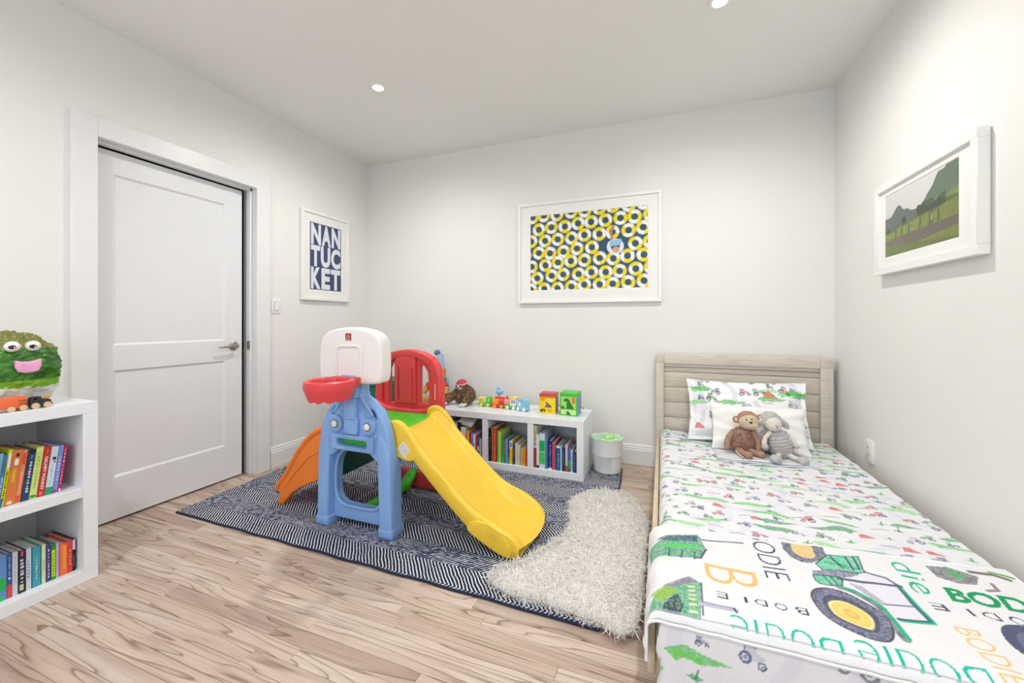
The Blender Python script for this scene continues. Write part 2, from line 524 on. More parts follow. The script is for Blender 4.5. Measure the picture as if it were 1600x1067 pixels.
bm = new(); box(bm, XL - 0.15, XR + 0.12, YF - 0.12, YB + 0.12, ZC, ZC + 0.1)
tag(obj('ceiling', bm, CEIL), kind='structure')
bm = new(); box(bm, XL - 0.15, XR + 0.12, YB, YB + 0.12, 0, ZC)
tag(obj('wall_back', bm, WHITE), kind='structure')
bm = new(); box(bm, XR, XR + 0.12, YF - 0.12, YB, 0, ZC)
tag(obj('wall_right', bm, WHITE), kind='structure')
DY0, DY1, DZ = 1.178, 2.052, 2.092
bm = new()
box(bm, XL - 0.12, XL, YF - 0.12, DY0 - 0.02, 0, ZC); box(bm, XL - 0.12, XL, DY1 + 0.02, YB, 0, ZC); box(bm, XL - 0.12, XL, DY0 - 0.02, DY1 + 0.02, DZ + 0.02, ZC)
tag(obj('wall_left', bm, WHITE), kind='structure')
bm = new()   # near-black box added behind the door, stands in for the gap's darkness
box(bm, XL - 0.36, XL - 0.34, 0.9, 2.4, 0, 2.4); box(bm, XL - 0.36, XL - 0.12, 0.88, 0.9, 0, 2.4); box(bm, XL - 0.36, XL - 0.12, 2.4, 2.42, 0, 2.4); box(bm, XL - 0.36, XL - 0.12, 0.88, 2.42, 2.4, 2.42); box(bm, XL - 0.36, XL - 0.15, 0.9, 2.4, -0.02, -0.001)
tag(obj('wall_dark_backing', bm, DARK), kind='structure')
bm = new()   # wall behind the camera with two window openings
xs = [XL - 0.12, WIN[0][0], WIN[0][1], WIN[1][0], WIN[1][1], XR]
for i in range(5):
    if i in (1, 3):
        box(bm, xs[i], xs[i + 1], YF - 0.12, YF, 0, WZ[0]); box(bm, xs[i], xs[i + 1], YF - 0.12, YF, WZ[1], ZC)
    else: box(bm, xs[i], xs[i + 1], YF - 0.12, YF, 0, ZC)
tag(obj('wall_front', bm, WHITE), kind='structure')
for i, (a, b) in enumerate(WIN):
    w = structure('window_%d' % (i + 1), ((a + b) / 2, YF - 0.06, WZ[0]))
    bm = new(); t = 0.045
    box(bm, a, a + t, YF - 0.09, YF - 0.04, *WZ); box(bm, b - t, b, YF - 0.09, YF - 0.04, *WZ)
    box(bm, a, b, YF - 0.09, YF - 0.04, WZ[0], WZ[0] + t); box(bm, a, b, YF - 0.09, YF - 0.04, WZ[1] - t, WZ[1])
    zm = (WZ[0] + WZ[1]) / 2; box(bm, a, b, YF - 0.085, YF - 0.045, zm - 0.02, zm + 0.02)
    obj('window_frame', bm, TRIM, w)
    bm = new(); box(bm, a - 0.05, b + 0.05, YF - 0.02, YF + 0.05, WZ[0] - 0.03, WZ[0], 0.004); obj('window_sill', bm, TRIM, w)

# baseboards with a stepped moulding
def baseboard(name, pts, m=TRIM):
    """pts: start and end on the wall line (x,y), with inward normal computed to the right of the run"""
    (xa, ya), (xb, yb) = pts
    d = Vector((xb - xa, yb - ya, 0)).normalized(); n = Vector((d.y, -d.x, 0))
    prof = [(0, 0), (0.016, 0), (0.016, 0.115), (0.013, 0.12), (0.013, 0.132), (0.009, 0.138), (0.009, 0.15), (0.004, 0.157), (0, 0.157)]
    bm = new(); A, B = [], []
    for t, z in prof:
        A.append(bm.verts.new(Vector((xa, ya, z)) + n * t)); B.append(bm.verts.new(Vector((xb, yb, z)) + n * t))
    for i in range(len(prof)):
        j = (i + 1) % len(prof); bm.faces.new((A[i], A[j], B[j], B[i]))
    bm.faces.new(A); bm.faces.new(B[::-1])
    tag(obj(name, bm, m, None, 30), kind='structure')
baseboard('baseboard_back', ((XL, YB), (XR, YB)))
baseboard('baseboard_left', ((XL, 2.165), (XL, YB)))
baseboard('baseboard_left', ((XL, YF), (XL, 1.076)))
baseboard('baseboard_right', ((XR, YB), (XR, YF)))

# door casing, jamb and door
tr = structure('trim_1', (XL, (DY0 + DY1) / 2, 0))
for (y0, y1, z0, z1) in ((DY0 - 0.101, DY0, 0, DZ + 0.105), (DY1, DY1 + 0.105, 0, DZ + 0.105), (DY0, DY1, DZ, DZ + 0.105)):
    bm = new(); box(bm, XL, XL + 0.02, y0, y1, z0, z1, 0.002, 1); obj('casing_board', bm, TRIM, tr)
for (y0, y1, z0, z1) in ((DY0 - 0.02, DY0, 0, DZ), (DY1, DY1 + 0.02, 0, DZ), (DY0 - 0.02, DY1 + 0.02, DZ, DZ + 0.02)):
    bm = new(); box(bm, XL - 0.125, XL + 0.001, y0, y1, z0, z1); obj('jamb', bm, TRIM, tr)
for (y0, y1, z0, z1) in ((DY0, DY0 + 0.012, 0, DZ), (DY1 - 0.018, DY1, 0, DZ), (DY0, DY1, DZ - 0.016, DZ)):
    bm = new(); box(bm, XL - 0.068, XL - 0.03, y0, y1, z0, z1, 0.002, 1); obj('door_stop', bm, TRIM, tr)
XD = -2.866           # face of the door slab
dr = structure('door_1', (XD, 1.6, 0))
dy0, dy1, dz0, dz1 = 1.165, 2.006, 0.012, 2.067
st = 0.118
Zs = [dz0, 0.245, 0.845, 0.985, dz1 - 0.125, dz1]
bm = new(); box(bm, XD - 0.04, XD - 0.012, dy0, dy1, dz0, dz1); obj('slab', bm, DOORW, dr)
for (a, b, c, d) in ((dy0, dy0 + st, dz0, dz1), (dy1 - st, dy1, dz0, dz1), (dy0 + st, dy1 - st, Zs[0], Zs[1]), (dy0 + st, dy1 - st, Zs[2], Zs[3]), (dy0 + st, dy1 - st, Zs[4], Zs[5])):
    bm = new(); box(bm, XD - 0.013, XD, a, b, c, d); obj('stile' if d - c > 1 else 'rail', bm, DOORW, dr)
for (c, d) in ((Zs[1], Zs[2]), (Zs[3], Zs[4])):
    a, b = dy0 + st, dy1 - st
    bm = new(); box(bm, XD - 0.0125, XD - 0.009, a + 0.012, b - 0.012, c + 0.012, d - 0.012); p = obj('panel', bm, DOORW, dr)
    bm = new()       # bevelled sticking round the panel
    o4 = [(a, c), (b, c), (b, d), (a, d)]; i4 = [(a + 0.012, c + 0.012), (b - 0.012, c + 0.012), (b - 0.012, d - 0.012), (a + 0.012, d - 0.012)]
    O = [bm.verts.new((XD, *q)) for q in o4]; I = [bm.verts.new((XD - 0.0095, *q)) for q in i4]
    for i in range(4): bm.faces.new((O[i], O[(i + 1) % 4], I[(i + 1) % 4], I[i]))
    obj('panel_bevel', bm, DOORW, p)
hb = Vector((XD, 1.945, 0.945))
h = new(); lathe(h, [(0, 0.0), (0.031, 0), (0.031, 0.007), (0.026, 0.011), (0.012, 0.012), (0.011, 0.045), (0, 0.045)], hb, (1, 0, 0), 28)
h = obj('handle', h, METAL, dr, 40)
bm = new(); tube(bm, [hb + Vector((0.040, 0.008, 0)), hb + Vector((0.046, -0.01, 0)), hb + Vector((0.047, -0.05, 0.0)), hb + Vector((0.045, -0.105, -0.002)), hb + Vector((0.042, -0.122, -0.003))], [0.009, 0.0105, 0.009, 0.0075, 0.006], 14)
obj('lever', bm, METAL, h)
bm = new(); box(bm, XL - 0.036, XL - 0.031, DY1 - 0.021, DY1 - 0.0175, 0.91, 0.98); box(bm, XL - 0.06, XL - 0.03, DY1 - 0.0195, DY1 - 0.0178, 0.915, 0.975); obj('strike_plate', bm, METAL, tr)

# recessed downlights
LENS = mat('downlight_lens', (255, 250, 240), 0.4, var=0.0, emit=14.0)
for i, (lx, ly, lab) in enumerate(((-1.783, 2.170, 'round recessed ceiling light above the play slide'), (0.264, 2.178, 'round recessed ceiling light above the bed, at the top edge'),
                              (-1.80, 0.13, 'round recessed ceiling light above the two by two shelf'), (0.264, 0.13, 'round recessed ceiling light above the foot of the bed'))):
    t = thing('downlight', lab, 'ceiling light', (lx, ly, ZC - 0.004), 'recessed ceiling lights')
    bm = new(); lathe(bm, [(0.034, 0.0), (0.036, -0.004), (0.050, -0.005), (0.053, -0.001), (0.053, 0.004), (0.034, 0.004)], (lx, ly, ZC - 0.003), (0, 0, 1), 36); obj('trim_ring', bm, PLAST, t)
    bm = new(); lathe(bm, [(0, 0.001), (0.0345, 0.001), (0.0345, 0.003), (0, 0.003)], (lx, ly, ZC - 0.0035), (0, 0, 1), 30); obj('lens', bm, LENS, t)
    d = bpy.data.lights.new('downlight_lamp', 'SPOT'); d.energy = SPOT_W; d.color = (1.0, 0.965, 0.925); d.spot_size = R(174); d.spot_blend = 1.0; d.shadow_soft_size = 0.028
    o = bpy.data.objects.new('downlight_lamp', d); o.location = (0, 0, -0.03); o.parent = t; C.objects.link(o)

# ================================================================ cube shelves
def cube_shelf(name, label, x0, x1, y0, y1, z0, z1, ncol, nrow, along, face):
    """along: axis of the columns ('x' or 'y'); open face towards -y (along x) or +x (along y)"""
    t = thing(name, label, 'shelf', ((x0 + x1) / 2, (y0 + y1) / 2, z0))
    T = 0.048; D = 0.016
    def part(n, a0, a1, b0, b1, c0, c1):
        bm = new()
        box(bm, a0, a1, b0, b1, c0, c1, 0.0012, 1); obj(n, bm, SHELFW, t)
    part('top', x0, x1, y0, y1, z1 - T, z1); part('bottom', x0, x1, y0, y1, z0, z0 + T)
    if along == 'x':
        part('side', x0, x0 + T, y0, y1, z0 + T, z1 - T); part('side', x1 - T, x1, y0, y1, z0 + T, z1 - T)
        part('back', x0 + T, x1 - T, y1 - 0.006, y1, z0 + T, z1 - T)
        w = (x1 - x0 - 2 * T - (ncol - 1) * 0.044) / ncol
        for k in range(1, ncol):
            a = x0 + T + k * w + (k - 1) * 0.044; part('divider', a, a + 0.044, y0 + 0.002, y1 - 0.006, z0 + T, z1 - T)
        return t, w
    part('side', x0, x1, y0, y0 + T, z0 + T, z1 - T); part('side', x0, x1, y1 - T, y1, z0 + T, z1 - T)
    part('back', x0, x0 + 0.006, y0 + T, y1 - T, z0 + T, z1 - T)
    zm = (z0 + z1) / 2; ym = (y0 + y1) / 2
    part('divider', x0 + 0.006, x1 - 0.002, ym - D / 2, ym + D / 2, z0 + T, z1 - T)
    part('shelf_board', x0 + 0.006, x1 - 0.002, ym + D / 2, y1 - T, zm - 0.02, zm + 0.02)
    part('shelf_board', x0 + 0.006, x1 - 0.002, y0 + T, ym - D / 2, zm - 0.02, zm + 0.02)
    return t, 0
RUGZ = 0.012
cube_shelf('cube_shelf', 'white two by two cube shelf full of books beside the door', -2.715, -2.32, 0.215, 0.987, 0.0, 0.77, 2, 2, 'y', 1)
cube_shelf('cube_shelf', 'low white cube shelf with books against the back wall', -2.006, -0.509, 2.735, 3.128, RUGZ, 0.428, 4, 1, 'x', 1)

# ================================================================ books
_cm = {}
def cmat(rgb, rough=0.35):
    k = tuple(rgb)
    if k not in _cm: _cm[k] = mat('cover_%d_%d_%d' % k, rgb, rough, var=0.04, vscale=30)
    return _cm[k]

def book(label, group, spine_at, thick, height, depth, col, marks=(), title=None, lean=0.0, facing='x', strokes=None, roll=0.0):
    """a standing book. spine_at: (a, b, z) = spine plane, start of the thickness, base height.
    facing 'x': spine looks to +X, thickness runs along +Y. facing 'y': spine looks to -Y, thickness runs along +X."""
    s, b0, z0 = spine_at
    ca, sa = math.cos(lean), math.sin(lean)
    def W(d, w, h):
        w2 = w * ca + h * sa; h2 = h * ca - w * sa if lean < 0 else h * ca + (thick - w) * sa
        return (s - d, b0 + w2, z0 + h2) if facing == 'x' else (b0 + w2, s + d, z0 + h2)
    t = thing('book', label, 'book', W(0, 0, 0), group)
    def slab(n, boxes, m, par=t):
        bm = new()
        for bx in boxes: box(bm, *bx)
        for v in bm.verts: v.co = Vector(W(*v.co))
        return obj(n, bm, m, par)
    c = 0.0022 if thick < 0.014 else 0.003
    m = cmat(col)
    cov = slab('cover', [(0, depth, 0, c, 0, height), (0, depth, thick - c, thick, 0, height), (0, c, c, thick - c, 0, height)], m)
    slab('pages', [(c, depth - 0.004, c, thick - c, 0.003, height - 0.004)], PAPER)
    for (h0, h1, w0, w1, rgb) in marks:            # coloured fields on the spine
        slab('spine_print', [(-0.0004, 0.0002, thick * w0, thick * w1, height * h0, height * h1)], cmat(rgb), cov)
    if strokes:                                    # lettering too small to read
        h0, h1, w0, w1, rgb, n = strokes
        rr = random.Random(label); bx = []; h = h0; st = (h1 - h0) / n
        while h < h1:
            l = st * rr.uniform(0.35, 0.8)
            bx.append((-0.0007, 0.0002, thick * (w0 + rr.uniform(0, 0.08)), thick * (w1 - rr.uniform(0, 0.12)), height * h, height * min(h + l, h1))); h += st
        slab('spine_lettering', bx, cmat(rgb), cov)
    if title:
        body, h0, h1, w0, w1, rgb = title         # reads from the top of the spine down
        def fn(a, b):
            hh = height * (h1 - (h1 - h0) * a)
            ww = thick * (w0 + (w1 - w0) * b) if facing == 'x' else thick * (w0 + (w1 - w0) * b)
            return W(-0.0008, ww, hh)
        obj('title', text_bm(body, fn, 0.02), cmat(rgb), cov, False)
    return t

W_ = (240, 240, 238); K_ = (20, 22, 30)
up = [  # y0, y1, height, colour, description, marks, strokes, title
 (0.668, 0.690, 0.215, (205, 96, 60), 'rust red', (), (.2, .8, .3, .7, W_, 9), None),
 (0.691, 0.708, 0.205, (60, 120, 170), 'mid blue', (), (.2, .8, .3, .7, W_, 9), None),
 (0.709, 0.7215, 0.21, (214, 224, 226), 'pale grey and green', ((0, .32, 0, 1, (20, 178, 66)),), (.75, .95, .2, .6, (60, 70, 80), 5), None),
 (0.7225, 0.7350, 0.207, (126, 178, 204), 'light blue and green', ((0, .25, 0, 1, (18, 186, 62)),), (.55, .75, .3, .8, (190, 170, 190), 4), None),
 (0.7355, 0.7460, 0.200, (70, 116, 165), 'medium blue', (), (.25, .6, .3, .75, (200, 222, 235), 8), None),
 (0.7463, 0.7560, 0.216, (214, 222, 22), 'yellow and white', ((.68, .93, .25, 1, W_), (.0, .15, 0, .6, (60, 112, 165))), (.1, .64, .25, .75, (66, 84, 20), 12), None),
 (0.7570, 0.7840, 0.208, (216, 122, 60), 'thick orange', ((.01, .07, .25, .7, (240, 210, 190)), (.88, .94, .4, .75, (60, 28, 16)), (.72, .84, .35, .75, (250, 240, 228))), (.42, .68, .3, .7, (222, 206, 40), 7), None),
 (0.7845, 0.7975, 0.204, (226, 138, 106), 'salmon orange', ((.72, .94, .1, .8, (222, 84, 46)),(.02,.14,.1,.8,(220, 80, 44))), (.2, .6, .3, .7, (240, 180, 150), 9), None),
 (0.7985, 0.8025, 0.200, (92, 76, 56), 'thin brown', (), None, None),
 (0.8030, 0.8200, 0.198, (32, 62, 112), 'navy', ((.92, 1, 0, 1, K_), (.5, .58, .1, .8, (138, 22, 130)), (.82, .9, .3, .7, (60, 120, 205))), (.16, .78, .3, .72, (206, 216, 228), 11), None),
 (0.8215, 0.8420, 0.203, (206, 222, 128), 'lime yellow', ((.93, .96, 0, 1, (226, 232, 160)), (.02, .07, .1, .9, (40, 140, 52))), (.2, .84, .35, .65, (140, 190, 96), 10), None),
 (0.8435, 0.8630, 0.198, (204, 42, 42), 'bright red', ((.03, .09, .25, .7, (236, 120, 116)), (.86, .95, .45, .65, (240, 110, 50))), None, ('GRUMPY MONKEY', .13, .80, .28, .76, W_)),
 (0.8650, 0.8860, 0.192, (206, 224, 236), 'white and teal green', ((0, .15, 0, 1, (24, 160, 108)), (.72, .78, .35, .85, (60, 60, 66)), (.66, .70, .55, .85, (210, 70, 60))), (.2, .64, .4, .6, (120, 150, 176), 8), None),
 (0.8872, 0.9015, 0.192, (122, 146, 212), 'lavender blue', ((0, .06, .0, .8, (176, 60, 120)),), (.25, .8, .3, .7, (190, 205, 240), 8), None),
 (0.9028, 0.9120, 0.188, (186, 26, 96), 'magenta', ((.01, .06, .2, .8, W_),), (.15, .95, .3, .7, (246, 180, 206), 10), None)]
ln = R(-0.0)
for (a, b, h, col, d, mk, sk, ti) in up:
    book('%s book leaning on the upper shelf beside the door' % d, 'books on the upper shelf beside the door', (-2.372, a - 0.022, 0.4052), b - a - 0.0004, h, 0.17 + 0.02 * math.sin(a * 90), col, mk, ti, R(6.5), 'x', sk)
lo = [
 (0.655, 0.676, 0.19, (150, 60, 60), 'dark red', (), (.2, .8, .3, .7, W_, 9)),
 (0.677, 0.700, 0.185, (230, 200, 70), 'yellow', (), (.2, .8, .3, .7, K_, 9)),
 (0.701, 0.718, 0.18, (52, 96, 150), 'deep blue', (), (.2, .8, .3, .7, W_, 9)),
 (0.719, 0.7405, 0.174, (96, 144, 210), 'light blue and green', ((.22, .5, 0, .9, (28, 186, 80)), (.0, .1, 0, .7, (34, 196, 90))), None),
 (0.7412, 0.7545, 0.172, (58, 86, 146), 'blue and red', ((0, .3, 0, 1, (214, 70, 82)), (.42, .46, .3, .7, W_)), (.5, .92, .35, .65, (150, 175, 215), 8)),
 (0.7550, 0.7690, 0.170, (204, 210, 222), 'pale grey', (), (.3, .9, .4, .6, (140, 146, 160), 9)),
 (0.7700, 0.7890, 0.168, (24, 32, 50), 'black', ((.06, .2, .2, .75, (196, 208, 150)), (.86, .98, .35, .7, (214, 74, 120))), (.24, .82, .25, .8, (200, 205, 215), 7)),
 (0.7910, 0.8050, 0.166, (202, 212, 228), 'white', ((0, .3, .1, .9, (214, 206, 218)),), (.3, .75, .2, .7, (130, 150, 190), 6)),
 (0.8075, 0.8300, 0.160, (58, 158, 180), 'wide teal', (), (.12, .8, .4, .6, (190, 228, 236), 9)),
 (0.8330, 0.8445, 0.160, (208, 226, 176), 'pale green', (), (.35, .62, .4, .6, (120, 130, 100), 4)),
 (0.8465, 0.8580, 0.152, (84, 60, 158), 'purple', (), (.1, .9, .35, .7, (226, 216, 246), 9)),
 (0.8600, 0.8730, 0.144, (34, 150, 34), 'green and lime', ((.08, .85, .1, .9, (190, 230, 32)),), (.12, .8, .35, .65, (70, 120, 20), 8)),
 (0.8740, 0.8825, 0.144, (198, 186, 220), 'thin lilac', (), (.2, .8, .35, .65, (150, 120, 190), 8)),
 (0.8845, 0.9075, 0.132, (244, 116, 70), 'wide orange', ((.2, .95, .45, .8, (250, 160, 60)),), None),
 (0.9080, 0.9235, 0.136, (214, 64, 70), 'coral red', (), (.25, .75, .3, .75, (246, 140, 70), 5)),
 (0.9240, 0.9320, 0.134, (22, 20, 22), 'thin white and black', ((.68, 1, 0, 1, (228, 214, 218)),), (.15, .55, .35, .65, (170, 170, 170), 6))]
for (a, b, h, col, d, mk, sk) in lo:
    book('%s book standing on the bottom shelf beside the door' % d, 'books on the bottom shelf beside the door', (-2.366, a, 0.0482), b - a - 0.0004, h, 0.165 + 0.02 * math.sin(a * 70), col, mk, None, 0, 'x', sk)

YS = 2.752; ZB = RUGZ + 0.0482
mid = [  # x0,x1,height,colour,description,marks,strokes
 (-1.2290, -1.2060, .250, (24, 24, 28), 'tall black', (), (.35, .75, .4, .6, (190, 190, 190), 6)),
 (-1.2040, -1.1640, .254, (196, 70, 48), 'tall red', ((.0, 1, .04, .2, (206, 120, 60)),), (.1, .95, .55, .75, (236, 190, 170), 10)),
 (-1.1570, -1.1420, .236, (116, 200, 60), 'tall green', (), None),
 (-1.1415, -1.1290, .232, (212, 220, 120), 'pale lime', (), (.3, .6, .4, .6, (150, 160, 60), 5)),
 (-1.1260, -1.1070, .192, (40, 160, 78), 'leaf green', ((0, .3, .5, 1, (80, 200, 90)),), None),
 (-1.1065, -1.0900, .178, (60, 130, 120), 'mixed green and brown', ((.4, .95, 0, .8, (150, 110, 84)),), None),
 (-1.0890, -1.0720, .176, (110, 158, 216), 'sky blue', (), None),
 (-1.0700, -1.0600, .170, (40, 66, 92), 'slate navy', ((0, .3, .4, .8, (200, 190, 150)),), None),
 (-1.0590, -1.0360, .172, (226, 196, 36), 'yellow and white', ((.68, 1, 0, 1, W_), (.72, .95, .3, .7, (30, 40, 60))), (.2, .6, .35, .6, (120, 100, 20), 4)),
 (-1.0340, -1.0190, .155, (60, 70, 110), 'dark blue and rust', ((.4, .8, 0, .8, (140, 70, 50)),), None),
 (-1.0140, -0.9960, .158, (206, 212, 190), 'pale sage', (), (.3, .8, .45, .6, (120, 130, 110), 6)),
 (-0.9950, -0.9770, .146, (212, 206, 196), 'cream', (), (.3, .8, .45, .6, (150, 140, 130), 6)),
 (-0.9750, -0.9530, .124, (196, 160, 110), 'small tan', (), None),
 (-0.9520, -0.9350, .124, (222, 166, 30), 'small golden yellow', (), (.3, .8, .4, .6, (120, 80, 20), 4)),
 (-0.9340, -0.9160, .122, (198, 66, 36), 'small brick red', (), None)]
for (a, b, h, col, d, mk, sk) in mid:
    book('%s book in the middle visible cube of the low shelf' % d, 'books in the low shelf, middle cube', (YS, a - 0.004, ZB), b - a - 0.0006, h, 0.20, col, mk, None, 0, 'y', sk)
rgt = [
 (-0.8830, -0.8630, .300, (238, 236, 220), 'tall spiral bound white and maroon', ((0, .48, 0, 1, (150, 56, 60)), (.52, .98, .2, .8, (250, 240, 190))), (.52, .98, .1, .9, (90, 90, 70), 14)),
 (-0.8620, -0.8420, .240, (228, 228, 224), 'white', ((0, .08, 0, 1, (70, 40, 40)),), None),
 (-0.8400, -0.7970, .250, (206, 220, 238), 'wide green and white', ((.13, .47, .05, .95, (70, 200, 84)), (.49, .8, .05, .95, (22, 172, 96))), None),
 (-0.7960, -0.7760, .236, (92, 136, 176), 'steel blue', ((0, .9, .7, 1, (60, 130, 100)),), None),
 (-0.7720, -0.7440, .204, (42, 46, 128), 'royal blue', ((0, .06, 0, 1, W_),), (.1, .9, .4, .65, (190, 200, 236), 8)),
 (-0.7420, -0.7180, .196, (204, 92, 112), 'pink', ((.1, .9, .35, .5, (130, 50, 80)),), None),
 (-0.7120, -0.6840, .178, (48, 96, 148), 'blue', ((.9, .98, 0, 1, W_),), (.15, .7, .4, .65, (190, 216, 236), 6)),
 (-0.6820, -0.6680, .178, (160, 206, 222), 'pale aqua', (), None),
 (-0.6670, -0.6460, .168, (28, 50, 84), 'dark navy', (), (.2, .9, .4, .6, (140, 170, 210), 7)),
 (-0.6440, -0.6270, .192, (214, 196, 210), 'lilac and red', ((0, .22, 0, 1, (214, 64, 60)),), None),
 (-0.6260, -0.6060, .160, (70, 106, 176), 'blue and green', ((.15, .5, 0, .9, (36, 172, 76)), (0, .12, 0, 1, (30, 110, 60))), None),
 (-0.6050, -0.5900, .156, (196, 206, 232), 'pale periwinkle', (), (.1, .9, .3, .7, (60, 90, 170), 8)),
 (-0.5890, -0.5620, .148, (44, 68, 112), 'small indigo', (), (.2, .9, .35, .6, (120, 140, 180), 6))]
for (a, b, h, col, d, mk, sk) in rgt:
    book('%s book in the right hand cube of the low shelf' % d, 'books in the low shelf, right cube', (YS, -0.8735 + (a + 0.883) * 0.975, ZB), (b - a) * 0.975 - 0.0006, h, 0.20, col, mk, None, 0, 'y', sk)
lft = [
 (-1.5600, -1.5350, .262, (60, 60, 66), 'charcoal', (), None), (-1.5340, -1.5100, .266, (190, 206, 220), 'pale blue', (), None),
 (-1.5090, -1.4900, .262, (226, 226, 224), 'white and red', ((.0, .8, .5, 1, (200, 60, 50)),), None),
 (-1.4880, -1.4590, .270, (34, 40, 56), 'midnight', (), None),
 (-1.4570, -1.4170, .236, (232, 230, 226), 'wide white', (), None),
 (-1.4150, -1.4020, .212, (214, 130, 50), 'orange', (), None), (-1.4010, -1.3870, .210, (232, 200, 110), 'buttery yellow', (), None),
 (-1.3860, -1.3680, .204, (170, 50, 60), 'crimson', (), None), (-1.3670, -1.3500, .196, (120, 150, 214), 'cornflower blue', (), None),
 (-1.3480, -1.3330, .186, (236, 236, 230), 'black dotted white', ((.3, .4, .3, .7, K_), (.55, .65, .3, .7, K_)), None),
 (-1.3320, -1.3190, .180, (214, 60, 70), 'red', (), None), (-1.3180, -1.2990, .170, (44, 96, 150), 'blue', ((.4, .6, .2, .8, W_),), None),
 (-1.2980, -1.2850, .160, (196, 200, 206), 'grey', (), None), (-1.2840, -1.2700, .150, (190, 140, 96), 'small tan', (), None)]
for (a, b, h, col, d, mk, sk) in lft:
    book('%s book half hidden by the yellow slide in the low shelf' % d, 'books in the low shelf, cube behind the slide', (YS, a - 0.012, ZB), b - a - 0.0006, h, 0.19, col, mk, None, 0, 'y', sk)
# a paperback lying on top of the row, its cover reading HARRY
t = thing('book', 'white HARRY book lying tilted on the row behind the slide', 'book', (-1.43, YS + 0.08, 0.30))
Mh = Matrix.Translation((-1.44, YS + 0.055, 0.3375)) @ Matrix.Rotation(R(8), 4, 'Y') @ Matrix.Rotation(R(24), 4, 'X')
bm = new(); box(bm, -0.062, 0.062, -0.05, 0.075, 0, 0.0018, M=Mh); box(bm, -0.062, 0.062, -0.05, 0.075, -0.012, -0.0102, M=Mh); cv = obj('cover', bm, cmat((236, 234, 232)), t)
bm = new(); box(bm, -0.060, 0.059, -0.047, 0.072, -0.0102, 0, M=Mh); obj('pages', bm, PAPER, t)
obj('title', text_bm('HARRY', lambda a, b: Mh @ Vector((-0.048 + 0.096 * a, 0.02 + 0.035 * b, 0.0024)), 0.02), cmat((70, 46, 60)), cv, False)

# ================================================================ rug
def rug_mat():
    m = bpy.data.materials.new('herringbone_rug'); m.use_nodes = True
    nt = m.node_tree; N = nt.nodes; K = nt.links; b = N['Principled BSDF']
    geo = N.new('ShaderNodeNewGeometry'); sp = N.new('ShaderNodeSeparateXYZ'); K.new(geo.outputs['Position'], sp.inputs[0])
    nz = N.new('ShaderNodeTexNoise'); nz.inputs['Scale'].default_value = 14; nz.inputs['Detail'].default_value = 3; K.new(geo.outputs['Position'], nz.inputs['Vector'])
    def M(op, a, b2=None, c=None):
        n = N.new('ShaderNodeMath'); n.operation = op
        for i, v in enumerate((a, b2, c)):
            if v is None: continue
            if isinstance(v, (int, float)): n.inputs[i].default_value = v
            else: K.new(v, n.inputs[i])
        return n.outputs[0]
    band = 0.125
    y = M('ADD', sp.outputs['Y'], M('MULTIPLY', M('SUBTRACT', nz.outputs['Fac'], 0.5), 0.012))
    tri = M('PINGPONG', M('ADD', y, 10.0 + 0.035), band)
    x = M('ADD', sp.outputs['X'], M('ADD', M('MULTIPLY', tri, 0.85), M('MULTIPLY', nz.outputs['Fac'], 0.010)))
    f = M('FRACT', M('ADD', M('DIVIDE', x, 0.0188), 1000.0))
    s = M('ABSOLUTE', M('SUBTRACT', f, 0.5))          # 0 at the centre of a pale yarn
    pat = N.new('ShaderNodeMapRange'); pat.inputs['From Min'].default_value = 0.16; pat.inputs['From Max'].default_value = 0.25; pat.inputs['To Min'].default_value = 1; pat.inputs['To Max'].default_value = 0
    K.new(s, pat.inputs['Value'])
    # worn, heathered yarn
    mp = N.new('ShaderNodeMapping'); mp.inputs['Scale'].default_value = (42, 150, 42); K.new(geo.outputs['Position'], mp.inputs['Vector'])
    n2 = N.new('ShaderNodeTexNoise'); n2.inputs['Scale'].default_value = 1; n2.inputs['Detail'].default_value = 2; K.new(mp.outputs[0], n2.inputs['Vector'])
    n3 = N.new('ShaderNodeTexNoise'); n3.inputs['Scale'].default_value = 3.2; n3.inputs['Detail'].default_value = 3; K.new(geo.outputs['Position'], n3.inputs['Vector'])
    wear = N.new('ShaderNodeMapRange'); wear.inputs['From Min'].default_value = 0.42; wear.inputs['From Max'].default_value = 0.62; K.new(n3.outputs['Fac'], wear.inputs['Value'])
    leg = M('GREATER_THAN', M('FRACT', M('DIVIDE', M('ADD', y, 10.035), band * 2)), 0.5)   # every other leg is heathered
    wr = M('MULTIPLY', M('ADD', M('MULTIPLY', leg, 0.42), M('MULTIPLY', wear.outputs[0], 0.3)), 0.9)
    hz = N.new('ShaderNodeMapRange'); hz.inputs['From Min'].default_value = 0.40; hz.inputs['From Max'].default_value = 0.62; K.new(n2.outputs['Fac'], hz.inputs['Value'])
    mixv = N.new('ShaderNodeMix'); mixv.data_type = 'FLOAT'; K.new(wr, mixv.inputs['Factor']); K.new(pat.outputs[0], mixv.inputs[2]); K.new(hz.outputs[0], mixv.inputs[3])
    edge = None
    rp = N.new('ShaderNodeValToRGB'); e = rp.color_ramp.elements
    e[0].position = 0.15; e[0].color = (*L(34, 42, 66), 1); e[1].position = 0.95; e[1].color = (*L(222, 222, 224), 1)
    q = e.new(0.5); q.color = (*L(96, 106, 134), 1)
    K.new(mixv.outputs[0], rp.inputs['Fac']); K.new(rp.outputs['Color'], b.inputs['Base Color'])
    b.inputs['Roughness'].default_value = 0.95; b.inputs['Specular IOR Level'].default_value = 0.1
    bp = N.new('ShaderNodeBump'); bp.inputs['Strength'].default_value = 0.5; bp.inputs['Distance'].default_value = 0.004
    K.new(mixv.outputs[0], bp.inputs['Height']); K.new(bp.outputs['Normal'], b.inputs['Normal'])
    return m
rug = thing('rug', 'navy and white herringbone rug under the play slide', 'rug', (-1.45, 2.2, 0))
